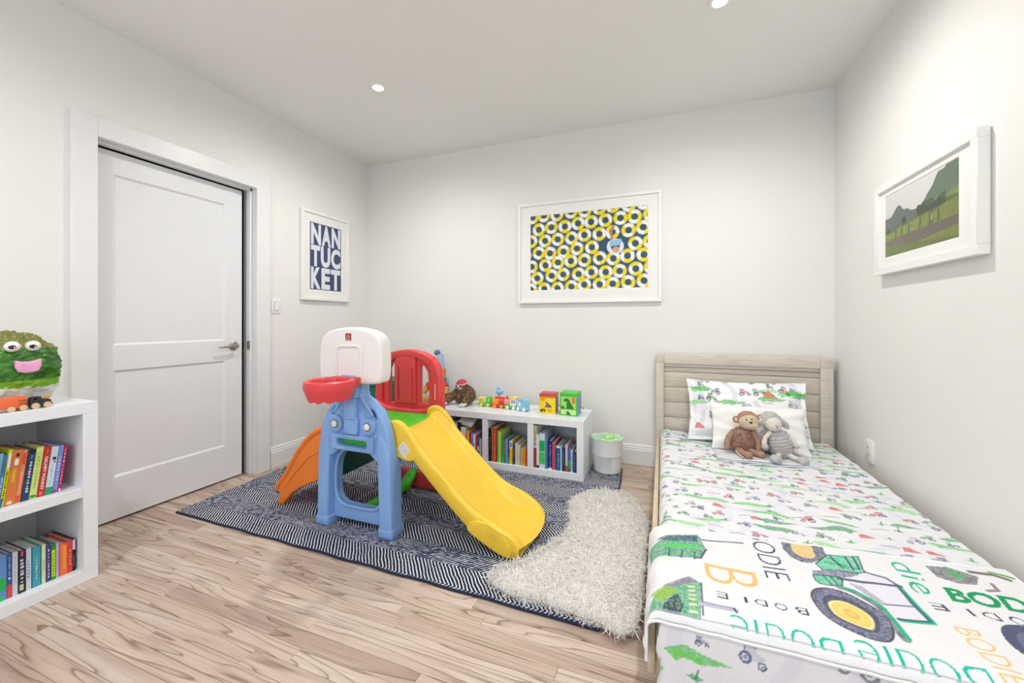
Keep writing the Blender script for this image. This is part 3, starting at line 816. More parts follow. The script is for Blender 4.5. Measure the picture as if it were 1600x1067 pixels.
cs = [(-2.655, 1.474), (-0.216, 1.450), (-0.285, 3.10), (-2.735, 3.12)]
N_ = 40
edge_pts = []
for i in range(4):
    a, b = np.array(cs[i]), np.array(cs[(i + 1) % 4]); d = (b - a) / np.linalg.norm(b - a); nn = np.array([d[1], -d[0]])
    for k in range(N_):
        p = a + (b - a) * k / N_ + nn * 0.004 * math.sin(k * 1.3 + i) * math.sin(math.pi * k / N_); edge_pts.append(tuple(p))
bm = plate([edge_pts], 0.0112, 0.003, 2, lambda x, y, z: (x, y, 0.0060 + z)); obj('pile', bm, rug_mat(), rug)
bm = new(); pts3 = [(x, y, 0.0056) for x, y in edge_pts]; tube(bm, pts3 + [pts3[0]], 0.0058, 8); obj('binding', bm, mat('navy_binding', (34, 40, 62), 0.95, var=0.2, vscale=80, bump=0.5, bscale=200), rug)

# ================================================================ sheepskin
sheep = [(-0.683,1.540),(-0.672,1.605),(-0.588,1.695),(-0.525,1.830),(-0.466,1.955),(-0.455,2.100),(-0.485,2.250),(-0.505,2.370),(-0.460,2.490),(-0.347,2.590),(-0.200,2.560),(-0.125,2.40),(-0.085,2.25),(-0.085,1.95),(-0.085,1.65),(-0.090,1.52),(-0.110,1.455),(-0.150,1.435),(-0.206,1.462),(-0.301,1.472),(-0.403,1.486),(-0.484,1.492),(-0.577,1.490)]
outl = smooth_poly(sheep, 6)
sk = thing('sheepskin', 'cream white sheepskin lying between the slide and the bed', 'sheepskin', (-0.3, 1.95, 0.0))
P2 = np.array(outl)
g = 0.012
xs_ = np.arange(P2[:, 0].min() - g, P2[:, 0].max() + 2 * g, g); ys_ = np.arange(P2[:, 1].min() - g, P2[:, 1].max() + 2 * g, g)
XX, YY = np.meshgrid(xs_, ys_, indexing='ij')
ins = np.zeros(XX.shape, bool); n = len(P2); dist = np.full(XX.shape, 9.0)
for i in range(n):
    (xa, ya), (xb, yb) = P2[i], P2[(i + 1) % n]
    if ya != yb: ins ^= ((ya > YY) != (yb > YY)) & (XX < (xb - xa) * (YY - ya) / (yb - ya) + xa)
    dx, dy = xb - xa, yb - ya; tt = np.clip(((XX - xa) * dx + (YY - ya) * dy) / (dx * dx + dy * dy + 1e-12), 0, 1)
    dist = np.minimum(dist, np.hypot(XX - xa - tt * dx, YY - ya - tt * dy))
dist[~ins] = 0
hgt = 0.0165 + 0.021 * np.clip(dist / 0.06, 0, 1) ** 0.6 + 0.004 * np.sin(XX * 31 + 2 * np.sin(YY * 23)) * np.sin(YY * 27) * np.clip(dist / 0.05, 0, 1)
idx = -np.ones(XX.shape, int); idx[ins] = np.arange(ins.sum())
V = np.stack([XX[ins], YY[ins], hgt[ins]], 1)
q = []
full = ins[:-1, :-1] & ins[1:, :-1] & ins[1:, 1:] & ins[:-1, 1:]
q = np.stack([idx[:-1, :-1][full], idx[1:, :-1][full], idx[1:, 1:][full], idx[:-1, 1:][full]], 1)
nv = len(V); V2 = V.copy(); V2[:, 2] = 0.0135
WOOL = mat('cream_wool', (252, 250, 246), 0.95, var=0.03, vscale=5, sheen=0.2, spec=0.1)
_nt = WOOL.node_tree; _b = _nt.nodes['Principled BSDF']; _o = _nt.nodes['Material Output']
_tr = _nt.nodes.new('ShaderNodeBsdfTranslucent'); _tr.inputs['Color'].default_value = (*L(252, 250, 246), 1)
_mx = _nt.nodes.new('ShaderNodeMixShader'); _mx.inputs[0].default_value = 0.22      # wool lets light through
_nt.links.new(_b.outputs[0], _mx.inputs[1]); _nt.links.new(_tr.outputs[0], _mx.inputs[2]); _nt.links.new(_mx.outputs[0], _o.inputs['Surface'])
bm = new(); vv = [bm.verts.new(p) for p in V]
for f in q: bm.faces.new([vv[i] for i in f])
bm.normal_update()
fur('fleece', bm, sk, WOOL, 42000, 0.030, 0.0032, 3, (-0.10, -0.35, 0.0), 0.60, 0.35, 0.35, flat=True, lay=0.75, zmin=0.0128)
# longer curls round the rim
rim = new()
for i in range(0, len(outl)):
    a = Vector((*outl[i], 0)); b = Vector((*outl[(i + 1) % len(outl)], 0)); d = (b - a)
    nn = Vector((d.y, -d.x, 0)).normalized()
    ctr = Vector((P2[:, 0].mean(), P2[:, 1].mean(), 0))
    sgn = -1.0
    i0 = a + nn * 0.012 * sgn; i1 = b + nn * 0.012 * sgn
    f = rim.faces.new([rim.verts.new((a.x, a.y, 0.018)), rim.verts.new((b.x, b.y, 0.018)), rim.verts.new((i1.x, i1.y, 0.034)), rim.verts.new((i0.x, i0.y, 0.034))])
rim.normal_update()
for f in rim.faces:
    if f.normal.z < 0: f.normal_flip()
fur('rim_curls', rim, sk, WOOL, 7000, 0.040, 0.0034, 5, (0, 0, -0.1), 0.5, 0.6, 0.6, flat=True, zmin=0.0128)
rim.free()
ring_v = np.concatenate([V, V2]); mesh_np('hide', ring_v, np.concatenate([q, q[:, ::-1] + nv]), None, WOOL, sk)
bm.free()

# ================================================================ play climber with slide and hoop
BLUE = mat('light_blue_plastic', (132, 172, 226), 0.38, var=0.03, bump=0.02, bscale=300)
RED = mat('red_plastic', (224, 70, 74), 0.36, var=0.03, bump=0.02, bscale=300)
YEL = mat('yellow_plastic', (243, 203, 62), 0.36, var=0.03, bump=0.02, bscale=300)
ORA = mat('orange_plastic', (244, 132, 48), 0.4, var=0.03, bump=0.02, bscale=300)
GRN = mat('lime_green_plastic', (70, 204, 46), 0.4, var=0.04, bump=0.02, bscale=300)
TEAL = mat('dark_teal_plastic_and_shade', (18, 92, 84), 0.5, var=0.05)  # brace plastic, also the painted shade under the green platform
WPL = mat('white_moulded_plastic', (238, 234, 232), 0.38, var=0.01)
Z0 = RUGZ
pc = thing('play_climber', 'plastic toddler play climber with yellow slide, blue frame and basketball hoop', 'play slide', (-1.45, 1.95, Z0))
cx = -1.523
# ---- blue front frame: recessed web with the arched opening, head plate, leg pillars
def mr(x): return 2 * cx - x
def mirror(pts): return pts + [(mr(x), z) for x, z in reversed(pts)]
web = mirror([(-1.735, 0.045), (-1.745, 0.10), (-1.738, 0.46), (-1.715, 0.56), (-1.66, 0.66)])
hl = [(-1.585, 0.128), (-1.640, 0.140), (-1.668, 0.185), (-1.672, 0.25), (-1.668, 0.325), (-1.648, 0.385), (-1.608, 0.422), (-1.56, 0.437)]
hole = smooth_poly(mirror(hl), 3)
mouth = rrect(-1.622, mr(-1.622), 0.462, 0.500, 0.010)
ff = obj('front_frame', plate([web, hole, mouth], 0.045, 0.008, 3, XZ(1.7225)), BLUE, pc, 35)
def on_front(name, loops, y0, y1, m=BLUE, bev=0.008, par=ff):
    return obj(name, plate(loops, abs(y1 - y0), bev, 3, XZ((y0 + y1) / 2)), m, par, 35)
head = mirror([(-1.560, 0.447), (-1.625, 0.432), (-1.664, 0.40), (-1.690, 0.39), (-1.756, 0.39), (-1.758, 0.44), (-1.748, 0.53), (-1.722, 0.605), (-1.682, 0.665), (-1.635, 0.708), (-1.595, 0.728), (-1.588, 0.75), (-1.586, 0.83)])
def slot(x, z, rot): return oval(x, z, 0.009, 0.027, 20, rot)
hp = on_front('head_plate', [head, mouth, slot(-1.654, 0.640, -0.6), slot(mr(-1.654), 0.640, 0.6)], 1.655, 1.715, BLUE, 0.013)
GAP = mat('painted_gap_shadow', (30, 36, 50), 0.8)
for s in (1, -1):
    f = (lambda x: x) if s == 1 else mr
    lp = [(f(-1.772), Z0), (f(-1.777), 0.05), (f(-1.766), 0.078), (f(-1.758), 0.42), (f(-1.735), 0.505), (f(-1.695), 0.545), (f(-1.676), 0.52), (f(-1.680), 0.42), (f(-1.695), 0.078), (f(-1.688), 0.05), (f(-1.690), Z0)]
    lg = on_front('leg', [lp], 1.648, 1.755, BLUE, 0.013)
    bm = new(); box(bm, f(-1.731) - 0.0445, f(-1.731) + 0.0445, 1.645, 1.759, Z0, Z0 + 0.058, 0.016, 3); obj('foot', bm, BLUE, lg)
    ex = f(-1.630)
    bm = new(); lathe(bm, [(0, 0.0), (0.036, 0), (0.044, 0.004), (0.047, 0.012), (0.047, 0.045), (0, 0.045)], (ex, 1.638, 0.577), (0, 1, 0), 32); e_ = obj('bolt_housing', bm, BLUE, ff, 40)
    bm = new(); lathe(bm, [(0.028, 0.004), (0.032, 0.0), (0.036, 0.004)], (ex, 1.637, 0.577), (0, 1, 0), 32); obj('housing_ring', bm, BLUE, e_, 40)
    bm = new(); lathe(bm, [(0, -0.006), (0.013, -0.006), (0.017, -0.003), (0.0185, 0.004)], (ex, 1.636, 0.577), (0, 1, 0), 28); obj('bolt_cap', bm, WPL, e_, 40)
    bm = new(); lathe(bm, [(0.0185, 0.0), (0.0215, 0.0005)], (ex, 1.6365, 0.577), (0, 1, 0), 28); obj('bolt_gap_shade', bm, GAP, e_, 40)  # dark ring painted as the shade around the bolt cap
    bm = new(); tube(bm, [(f(-1.567), 1.656, 0.745), (f(-1.605), 1.656, 0.69), (f(-1.652), 1.657, 0.632)], [0.011, 0.011, 0.009], 10); obj('rib', bm, BLUE, ff)
on_front('mouth_surround', [rrect(-1.664, mr(-1.664), 0.440, 0.524, 0.010), mouth], 1.640, 1.668, BLUE, 0.006)
on_front('mouth_insert', [rrect(-1.630, mr(-1.630), 0.452, 0.510, 0.004)], 1.690, 1.699, GRN, 0.002, pc)
on_front('nose_block', [rrect(-1.568, mr(-1.568), 0.528, 0.620, 0.012)], 1.634, 1.668, BLUE, 0.008)
on_front('neck', [[(-1.562, 0.605), (mr(-1.562), 0.605), (mr(-1.558), 0.84), (-1.558, 0.84)]], 1.628, 1.68, BLUE, 0.012)
on_front('neck_sleeve', [[(-1.572, 0.725), (mr(-1.572), 0.725), (mr(-1.572), 0.842), (-1.572, 0.842)]], 1.618, 1.72, BLUE, 0.012)
for k, (dx, dz) in enumerate(((-0.012, 0.69), (0.014, 0.68), (-0.006, 0.655), (0.012, 0.645))):
    bm = new(); ell(bm, (cx + dx, 1.6285, dz), (0.008, 0.003, 0.005), None, 10, 8); obj('embossed_dot', bm, BLUE, ff)
rim_o = smooth_poly(mirror([(cx + (x - cx) * 1.10, 0.28 + (z - 0.28) * 1.08) for x, z in hl]), 3)
on_front('arch_rim', [rim_o, hole], 1.690, 1.72, BLUE, 0.006)
# ---- backboard
bb = [(-1.720, 0.832), (-1.725, 0.90), (-1.722, 0.98), (-1.706, 1.035), (-1.665, 1.066), (-1.59, 1.084), (-1.52, 1.089), (-1.45, 1.084), (-1.375, 1.066), (-1.334, 1.035), (-1.318, 0.98), (-1.315, 0.90), (-1.320, 0.832), (-1.342, 0.805), (-1.44, 0.796), (-1.52, 0.794), (-1.60, 0.796), (-1.698, 0.805)]
bbo = obj('backboard', plate([smooth_poly(bb, 4)], 0.086, 0.016, 4, XZ(1.668)), WPL, pc, 40)
bm = new(); tube(bm, [(-1.598, 1.6245, 0.835), (-1.602, 1.6245, 0.95), (-1.592, 1.6245, 0.985), (-1.565, 1.6245, 0.992), (-1.475, 1.6245, 0.992), (-1.448, 1.6245, 0.985), (-1.438, 1.6245, 0.95), (-1.442, 1.6245, 0.835)], 0.008, 10); obj('target_outline', bm, WPL, bbo)
EMB = mat('emblem_red', (158, 30, 38), 0.4)
em = obj('emblem', plate([rrect(-1.5425, -1.5055, 1.020, 1.058, 0.003)], 0.0012, 0, 0, XZ(1.6244)), EMB, bbo)
bm = new()
for pts in ([(-1.535, 1.032), (-1.524, 1.052), (-1.514, 1.032)], [(-1.531, 1.039), (-1.518, 1.039)], [(-1.524, 1.046), (-1.516, 1.038), (-1.513, 1.044)]):
    tube(bm, [(x, 1.6234, z) for x, z in pts], 0.0011, 6)
box(bm, -1.537, -1.512, 1.6230, 1.6238, 1.0245, 1.0275)
obj('emblem_mark', bm, mat('emblem_white', (236, 220, 220), 0.5), em)
# ---- hoop
bm = new()
def scal(k, t, r, h):
    if k in (6, 7): h = h - 0.010 * abs(math.sin(t * 6.0))
    return r, h
lathe(bm, [(0.086, 0.815), (0.090, 0.830), (0.104, 0.836), (0.116, 0.830), (0.119, 0.800), (0.114, 0.786), (0.096, 0.744), (0.090, 0.744), (0.090, 0.79), (0.086, 0.815)], (-1.521, 1.499, 0), (0, 0, 1), 72, scal)
hoop = obj('hoop', bm, RED, pc, 45)
bm = new(); box(bm, -1.607, -1.443, 1.578, 1.629, 0.786, 0.835, 0.010, 3); obj('hoop_bracket', bm, RED, hoop)
# ---- green platform
bm = new(); box(bm, -1.765, -1.335, 1.756, 2.235, 0.478, 0.528, 0.012, 3); pf = obj('platform', bm, GRN, pc)
rr = random.Random(4)
for k in range(26):
    a = rr.uniform(-1.70, -1.36); b = rr.uniform(1.80, 2.18); an = rr.uniform(0, 3.1)
    bm = new(); box(bm, -0.014, 0.014, -0.0035, 0.0035, -0.002, 0.002, 0.0015, 1, Matrix.Translation((a, b, 0.529)) @ Matrix.Rotation(an, 4, 'Z')); obj('tread_bump', bm, GRN, pf)
bm = new(); box(bm, -1.73, -1.34, 1.79, 2.20, 0.385, 0.480, 0.008, 2); obj('platform_underside', bm, TEAL, pf)  # dark teal painted in for the shaded green underside
bm = new(); box(bm, -1.768, -1.752, 1.80, 2.10, 0.215, 0.480, 0.004, 2); obj('platform_side_shade', bm, TEAL, pf)  # added dark panel over the ramp end, stands in for shade
bm = new(); box(bm, -1.72, -1.335, 1.746, 1.775, 0.445, 0.50, 0.006, 2); obj('platform_apron', bm, GRN, pf)
# ---- red back panel
rp_ = [(-1.8340, 0.505), (-1.8360, 0.62), (-1.8290, 0.76), (-1.8090, 0.835), (-1.7690, 0.885), (-1.7040, 0.915), (-1.6340, 0.930), (-1.5790, 0.934), (-1.5240, 0.930), (-1.4540, 0.915), (-1.3890, 0.885), (-1.3490, 0.835), (-1.3290, 0.76), (-1.3220, 0.62), (-1.3200, 0.505)]
s1 = [(-1.7390, 0.572), (-1.6960, 0.572), (-1.6940, 0.70), (-1.6940, 0.835), (-1.7060, 0.842), (-1.7240, 0.832), (-1.7390, 0.80)]
s2 = [(-1.4960, 0.588), (-1.4220, 0.580), (-1.4240, 0.70), (-1.4340, 0.79), (-1.4590, 0.825), (-1.4920, 0.838)]
bp_ = obj('back_panel', plate([rp_, s1, s2], 0.046, 0.010, 3, XZ(2.245)), RED, pc, 35)
arch_o = [(-1.8240, 0.56)] + [(x, z) for x, z in rp_[1:-1]] + [(-1.3320, 0.56), (-1.3790, 0.56), (-1.3820, 0.70), (-1.3960, 0.79), (-1.4340, 0.845), (-1.5040, 0.878), (-1.5790, 0.886), (-1.6540, 0.878), (-1.7240, 0.845), (-1.7620, 0.79), (-1.7760, 0.70), (-1.7790, 0.56)]
obj('arch_rim', plate([arch_o], 0.03, 0.012, 3, XZ(2.215)), RED, bp_, 35)
obj('centre_boss', plate([[(-1.679, 0.575), (-1.512, 0.578), (-1.514, 0.900), (-1.579, 0.905), (-1.674, 0.898)]], 0.024, 0.01, 3, XZ(2.215)), RED, bp_, 35)
for x in (-1.6490, -1.5420):
    bm = new(); tube(bm, [(x, 2.196, 0.60), (x, 2.195, 0.82)], 0.006, 8); obj('rib', bm, RED, bp_)
sill = [(-1.8340, 0.50), (-1.8340, 0.575), (-1.7940, 0.585), (-1.7540, 0.565), (-1.6940, 0.552), (-1.5, 0.548), (-1.4540, 0.552), (-1.4040, 0.566), (-1.3640, 0.588), (-1.3210, 0.580), (-1.3210, 0.50)]
obj('sill', plate([sill], 0.075, 0.014, 3, XZ(2.21)), RED, bp_, 35)
bm = new()
for k in range(9): box(bm, -1.3555, -1.3505, 2.1860, 2.1895, 0.622 + k * 0.011, 0.629 + k * 0.011)
obj('side_lettering', bm, mat('pale_yellow_print', (240, 226, 190), 0.5), bp_)
for x in (-1.8090, -1.3460):
    bm = new(); box(bm, x - 0.03, x + 0.03, 2.225, 2.30, Z0, 0.52, 0.012, 2); obj('rear_leg', bm, RED, bp_)
bm = new(); box(bm, -1.79, -1.10, 2.245, 2.315, Z0, 0.118, 0.016, 3); obj('base_bar', bm, RED, bp_)
# ---- green stabiliser on the floor between the frames
bm = new(); tube(bm, [(-1.585, 1.75, 0.055), (-1.578, 1.83, 0.05), (-1.572, 2.02, 0.048), (-1.566, 2.16, 0.056), (-1.560, 2.235, 0.105), (-1.558, 2.262, 0.12)], [0.032, 0.03, 0.034, 0.038, 0.032, 0.026], 14); gb = obj('stabiliser_bar', bm, GRN, pc)
bm = new(); ell(bm, (-1.548, 1.80, 0.062), (0.03, 0.035, 0.028), None, 16, 10); obj('bar_knob', bm, GRN, gb)
bm = new(); box(bm, -1.645, -1.52, 1.735, 1.815, Z0 + 0.02, Z0 + 0.05, 0.01, 2); obj('bar_end', bm, GRN, gb)
# ---- yellow slide
path = [(-1.335, 0.530, 0.030), (-1.300, 0.532, 0.045), (-1.262, 0.515, 0.055), (-1.215, 0.475, 0.052), (-1.15, 0.412, 0.050), (-1.05, 0.318, 0.048), (-0.95, 0.228, 0.047), (-0.87, 0.162, 0.050), (-0.81, 0.122, 0.060), (-0.76, 0.098, 0.066), (-0.71, 0.082, 0.060), (-0.665, 0.075, 0.042), (-0.635, 0.071, 0.020), (-0.620, 0.062, 0.004)]
pth = []
for i in range(len(path) - 1):
    p0, p1, p2, p3 = (np.array(path[min(max(i + k, 0), len(path) - 1)]) for k in (-1, 0, 1, 2))
    for k in range(5):
        t = k / 5; pth.append(0.5 * ((2 * p1) + (p2 - p0) * t + (2 * p0 - 5 * p1 + 4 * p2 - p3) * t * t + (3 * p1 - p0 - 3 * p2 + p3) * t ** 3))
pth.append(np.array(path[-1]))
def sect(u):       # half section: distance in from the outer face, rise 0..1 of the rail, skirt flag
    return u
rows = []
WY0, WY1 = 1.722, 2.142
nS = len(pth)
for i, (x, z, rh) in enumerate(pth):
    s = i / (nS - 1)
    bottom = max(Z0, z - (0.045 + 0.012 * math.sin(s * 3)) - (0.05 if s > 0.75 else 0) * (s - 0.75) * 4)
    if x > -0.72: bottom = Z0 + max(0.0, (-0.66 - x)) * 0.4
    flare = 0.012 * math.exp(-((x + 0.74) / 0.06) ** 2)
    h = []
    for d, zz in ((0.006, bottom), (0.000, bottom + 0.008), (0.000 - flare, z + rh * 0.35), (0.003 - flare, z + rh * 0.85), (0.012, z + rh), (0.026, z + rh * 0.98), (0.040, z + rh * 0.72), (0.052, z + rh * 0.30), (0.066, z + 0.004), (0.085, z), (0.14, z - 0.002)):
        h.append((d, zz))
    sec = [(WY0 + d, zz) for d, zz in h] + [((WY0 + WY1) / 2, z - 0.003)] + [(WY1 - d, zz) for d, zz in reversed(h)]
    bow = 0.045 * max(0.0, (s - 0.72) / 0.28) ** 1.5
    rows.append([(x + bow * (1 - ((yy - 1.932) / 0.21) ** 2), yy, zz) for yy, zz in sec])
bm = new(); VV = [[bm.verts.new(p) for p in r] for r in rows]
for a, b in zip(VV[:-1], VV[1:]):
    for i in range(len(a) - 1): bm.faces.new((a[i], a[i + 1], b[i + 1], b[i]))
# underside and ends
under = [[bm.verts.new((r[0][0], y, min(r[0][2], z - 0.02) if False else max(r[0][2], Z0))) for y, z in ((WY0 + 0.02, 0), (WY1 - 0.02, 0))] for r in rows]
for k in range(nS - 1):
    bm.faces.new((VV[k][0], VV[k + 1][0], under[k + 1][0], under[k][0])); bm.faces.new((under[k][0], under[k + 1][0], under[k + 1][1], under[k][1])); bm.faces.new((under[k][1], under[k + 1][1], VV[k + 1][-1], VV[k][-1]))
bm.faces.new(VV[0] + [under[0][1], under[0][0]]); bm.faces.new(VV[-1] + [under[-1][1], under[-1][0]])
sl = obj('slide', bm, YEL, pc, 50)
for (yy, sg) in ((1.727, 1), (2.137, -1)):      # moulded side ears at the foot of the slide
    ear = [(-0.885, 0.11), (-0.86, 0.158), (-0.80, 0.166), (-0.745, 0.152), (-0.695, 0.118), (-0.665, 0.078), (-0.655, 0.045), (-0.66, Z0 + 0.006), (-0.70, Z0 + 0.006), (-0.78, 0.05)]
    obj('side_ear', plate([smooth_poly(ear, 3)], 0.024, 0.010, 3, XZ(yy)), YEL, sl, 40)
# flanges where the slide hooks on to the platform
for yy in (1.738, 2.128):
    lug = [(-1.36, 0.45), (-1.37, 0.545), (-1.35, 0.590), (-1.30, 0.600), (-1.25, 0.575), (-1.19, 0.51), (-1.16, 0.44), (-1.20, 0.40), (-1.26, 0.40)]
    obj('hook_flange', plate([smooth_poly(lug, 3)], 0.036, 0.013, 3, XZ(yy)), YEL, sl, 40)
# warning sticker on the side of the slide
stk = obj('sticker', plate([[(-1.252, 0.502), (-1.212, 0.455), (-1.243, 0.413), (-1.286, 0.458)]], 0.0012, 0, 0, XZ(1.7190)), mat('sticker_paper', (232, 232, 234), 0.6), sl, False)
bm = new()
for k in range(5):
    t = 0.15 + k * 0.175; a = Vector((-1.252, 0, 0.502)).lerp(Vector((-1.212, 0, 0.455)), t); b = Vector((-1.286, 0, 0.458)).lerp(Vector((-1.243, 0, 0.413)), t)
    a, b = a.lerp(b, 0.1), b.lerp(a, 0.12); tube(bm, [(a.x, 1.7183, a.z), ((a.x + b.x) / 2 + 0.002, 1.7183, (a.z + b.z) / 2), (b.x, 1.7183, b.z)], 0.0012, 5)
obj('sticker_print', bm, mat('sticker_lines', (140, 146, 156), 0.6), stk)
bm = new(); box(bm, -1.30, -1.255, 1.80, 2.16, 0.36, 0.45, 0.01, 2); obj('platform_brace', bm, TEAL, pc)
# ---- orange climbing ramp on the other side
side = [(-2.196, Z0), (-2.145, Z0), (-2.118, 0.045), (-2.075, 0.088), (-2.00, 0.135), (-1.92, 0.172), (-1.84, 0.205), (-1.775, 0.225), (-1.775, 0.53), (-1.83, 0.528), (-1.89, 0.498), (-1.96, 0.443), (-2.02, 0.375), (-2.07, 0.30), (-2.12, 0.22), (-2.17, 0.165), (-2.205, 0.12), (-2.208, 0.098), (-2.175, 0.088)]
rmp = None
for yy in (1.772, 2.118):
    p = obj('ramp_side', plate([side], 0.05, 0.014, 3, XZ(yy)), ORA, pc, 40)
    rim_ = [(-2.205, 0.115), (-2.17, 0.160), (-2.12, 0.215), (-2.07, 0.292), (-2.02, 0.367), (-1.96, 0.434), (-1.89, 0.488), (-1.83, 0.515), (-1.785, 0.52)]
    bm = new(); tube(bm, [(x + 0.006, yy - 0.018 if yy < 1.9 else yy + 0.018, z - 0.012) for x, z in rim_], 0.017, 10); obj('rail', bm, ORA, p)
    bm = new(); tube(bm, [(-2.13, yy - 0.023 if yy < 1.9 else yy + 0.023, 0.12), (-2.04, yy - 0.023 if yy < 1.9 else yy + 0.023, 0.225), (-1.94, yy - 0.023 if yy < 1.9 else yy + 0.023, 0.325), (-1.83, yy - 0.023 if yy < 1.9 else yy + 0.023, 0.385)], 0.008, 8); obj('rib', bm, ORA, p)
top = [(-2.19, 0.085), (-2.10, 0.18), (-2.03, 0.29), (-1.96, 0.385), (-1.87, 0.455), (-1.78, 0.485)]
bm = new(); A = [bm.verts.new((x, 1.79, z)) for x, z in top]; B = [bm.verts.new((x, 2.10, z)) for x, z in top]
for i in range(len(top) - 1): bm.faces.new((A[i], B[i], B[i + 1], A[i + 1]))
r_ = bmesh.ops.solidify(bm, geom=bm.faces[:], thickness=0.03)
obj('ramp_surface', bm, ORA, pc)
for x, z in ((-2.09, 0.205), (-2.0, 0.34), (-1.9, 0.445)):
    bm = new(); box(bm, x - 0.03, x + 0.03, 1.80, 2.09, z - 0.012, z + 0.016, 0.008, 2); obj('ramp_step', bm, ORA, pc)

# ================================================================ waste bin
t = thing('waste_bin', 'white oval waste bin with lime green liner beside the low shelf', 'waste bin', (-0.384, 3.0, RUGZ))
def ovalmod(k, th, r, h): return r, h
bm = new(); lathe(bm, [(0, 0), (0.088, 0), (0.095, 0.006), (0.103, 0.12), (0.112, 0.128), (0.113, 0.245), (0.116, 0.250), (0.112, 0.252), (0.109, 0.246), (0.098, 0.12), (0.09, 0.012), (0, 0.012)], (-0.384, 3.0, RUGZ), (0, 0, 1), 48)
for v in bm.verts:
    v.co.y = 3.0 + (v.co.y - 3.0) * 0.82
obj('bin_body', bm, mat('bin_white', (236, 238, 238), 0.35, var=0.01), t, 40)
LIN = mat('lime_liner', (220, 246, 220), 0.5, var=0.1, sub=0.2)
bm = new(); lathe(bm, [(0.115, 0.238), (0.1175, 0.254), (0.112, 0.2565), (0.107, 0.246), (0.104, 0.17), (0.05, 0.15), (0, 0.148)], (-0.384, 3.0, RUGZ), (0, 0, 1), 48, lambda k, th, r, h: (r * (1 + 0.012 * math.sin(th * 11)), h + 0.004 * math.sin(th * 7)))
for v in bm.verts: v.co.y = 3.0 + (v.co.y - 3.0) * 0.82
ln_ = obj('liner', bm, LIN, t, 60)
bm = new(); ell(bm, (-0.36, 2.985, RUGZ + 0.235), (0.035, 0.028, 0.045), None, 18, 12, 0.02, 45); obj('crumpled_bag', bm, mat('lime_bag', (176, 238, 136), 0.5, var=0.15, vscale=30), ln_)

# ================================================================ dark green hamper behind the climber
t = thing('storage_hamper', 'dark green round hamper in the corner behind the play climber', 'hamper', (-2.37, 2.93, RUGZ))
HG = mat('dark_green_fabric', (22, 92, 74), 0.7, var=0.1, vscale=20, bump=0.1)
bm = new(); lathe(bm, [(0, 0), (0.155, 0), (0.165, 0.01), (0.17, 0.56), (0.166, 0.57), (0.155, 0.56), (0.15, 0.03), (0, 0.03)], (-2.37, 2.93, RUGZ), (0, 0, 1), 40); obj('hamper_body', bm, HG, t, 40)
bm = new(); lathe(bm, [(0.168, 0.548), (0.176, 0.552), (0.178, 0.578), (0.172, 0.59), (0.1, 0.603), (0, 0.606)], (-2.37, 2.93, RUGZ), (0, 0, 1), 40); obj('lid', bm, mat('hamper_lid_green', (30, 110, 84), 0.6), t, 40)
SZ = 0.428

# ================================================================ bed
BW = wood_mat('washed_grey_wood', [(196, 186, 171), (209, 200, 186), (219, 211, 198), (203, 193, 179)], ring=5.0, stretch=(0.8, 9.0, 9.0), rough=0.6, line=0.2, randhue=0.4)
BWV = wood_mat('washed_grey_wood_upright', [(199, 189, 175), (214, 206, 193), (206, 197, 183)], ring=4.0, stretch=(9.0, 9.0, 0.8), rough=0.6, line=0.15, randhue=0.4)
BX0, BX1, BYF = -0.045, 1.045, 1.20
bed = thing('bed', 'low single bed with washed wood plank headboard', 'bed', (0.5, 2.2, 0))
def bpart(n, *a, m=BW, bev=0.003):
    bm = new(); box(bm, *a, bev, 2); return obj(n, bm, m, bed)
bpart('post', BX0, BX0 + 0.056, 3.165, 3.228, 0, 0.812, m=BWV); bpart('post', BX1 - 0.070, BX1, 3.165, 3.228, 0, 0.812, m=BWV)
bpart('post_cap', BX0, BX0 + 0.056, 3.165, 3.228, 0.812, 0.876, m=BWV); bpart('post_cap', BX1 - 0.070, BX1, 3.165, 3.228, 0.812, 0.876, m=BWV)
bpart('top_rail', BX0 + 0.0565, BX1 - 0.0705, 3.166, 3.226, 0.806, 0.876)
bpart('rail_moulding', BX0 + 0.0565, BX1 - 0.0705, 3.178, 3.215, 0.784, 0.8055)
zz = 0.783
for i, hgt_ in enumerate((0.040, 0.112, 0.112, 0.112, 0.112, 0.14)):
    bpart('plank', BX0 + 0.0565, BX1 - 0.0705, 3.188, 3.212, zz - hgt_ + 0.0015, zz - 0.001, bev=0.0035); zz -= hgt_
RAIL = mat('pale_wood_rail', (214, 196, 168), 0.55, var=0.06, vscale=8)
bpart('side_rail', BX0 + 0.004, BX0 + 0.026, BYF + 0.03, 3.1645, 0.09, 0.245, m=RAIL); bpart('side_rail', BX1 - 0.030, BX1 - 0.006, BYF + 0.03, 3.1645, 0.09, 0.245, m=RAIL)
bpart('foot_rail', BX0 + 0.03, BX1 - 0.034, BYF + 0.03, BYF + 0.055, 0.09, 0.245, m=RAIL)
for x in (BX0 + 0.03, BX1 - 0.09): bpart('leg', x, x + 0.055, BYF + 0.06, BYF + 0.115, 0, 0.20, m=BWV)

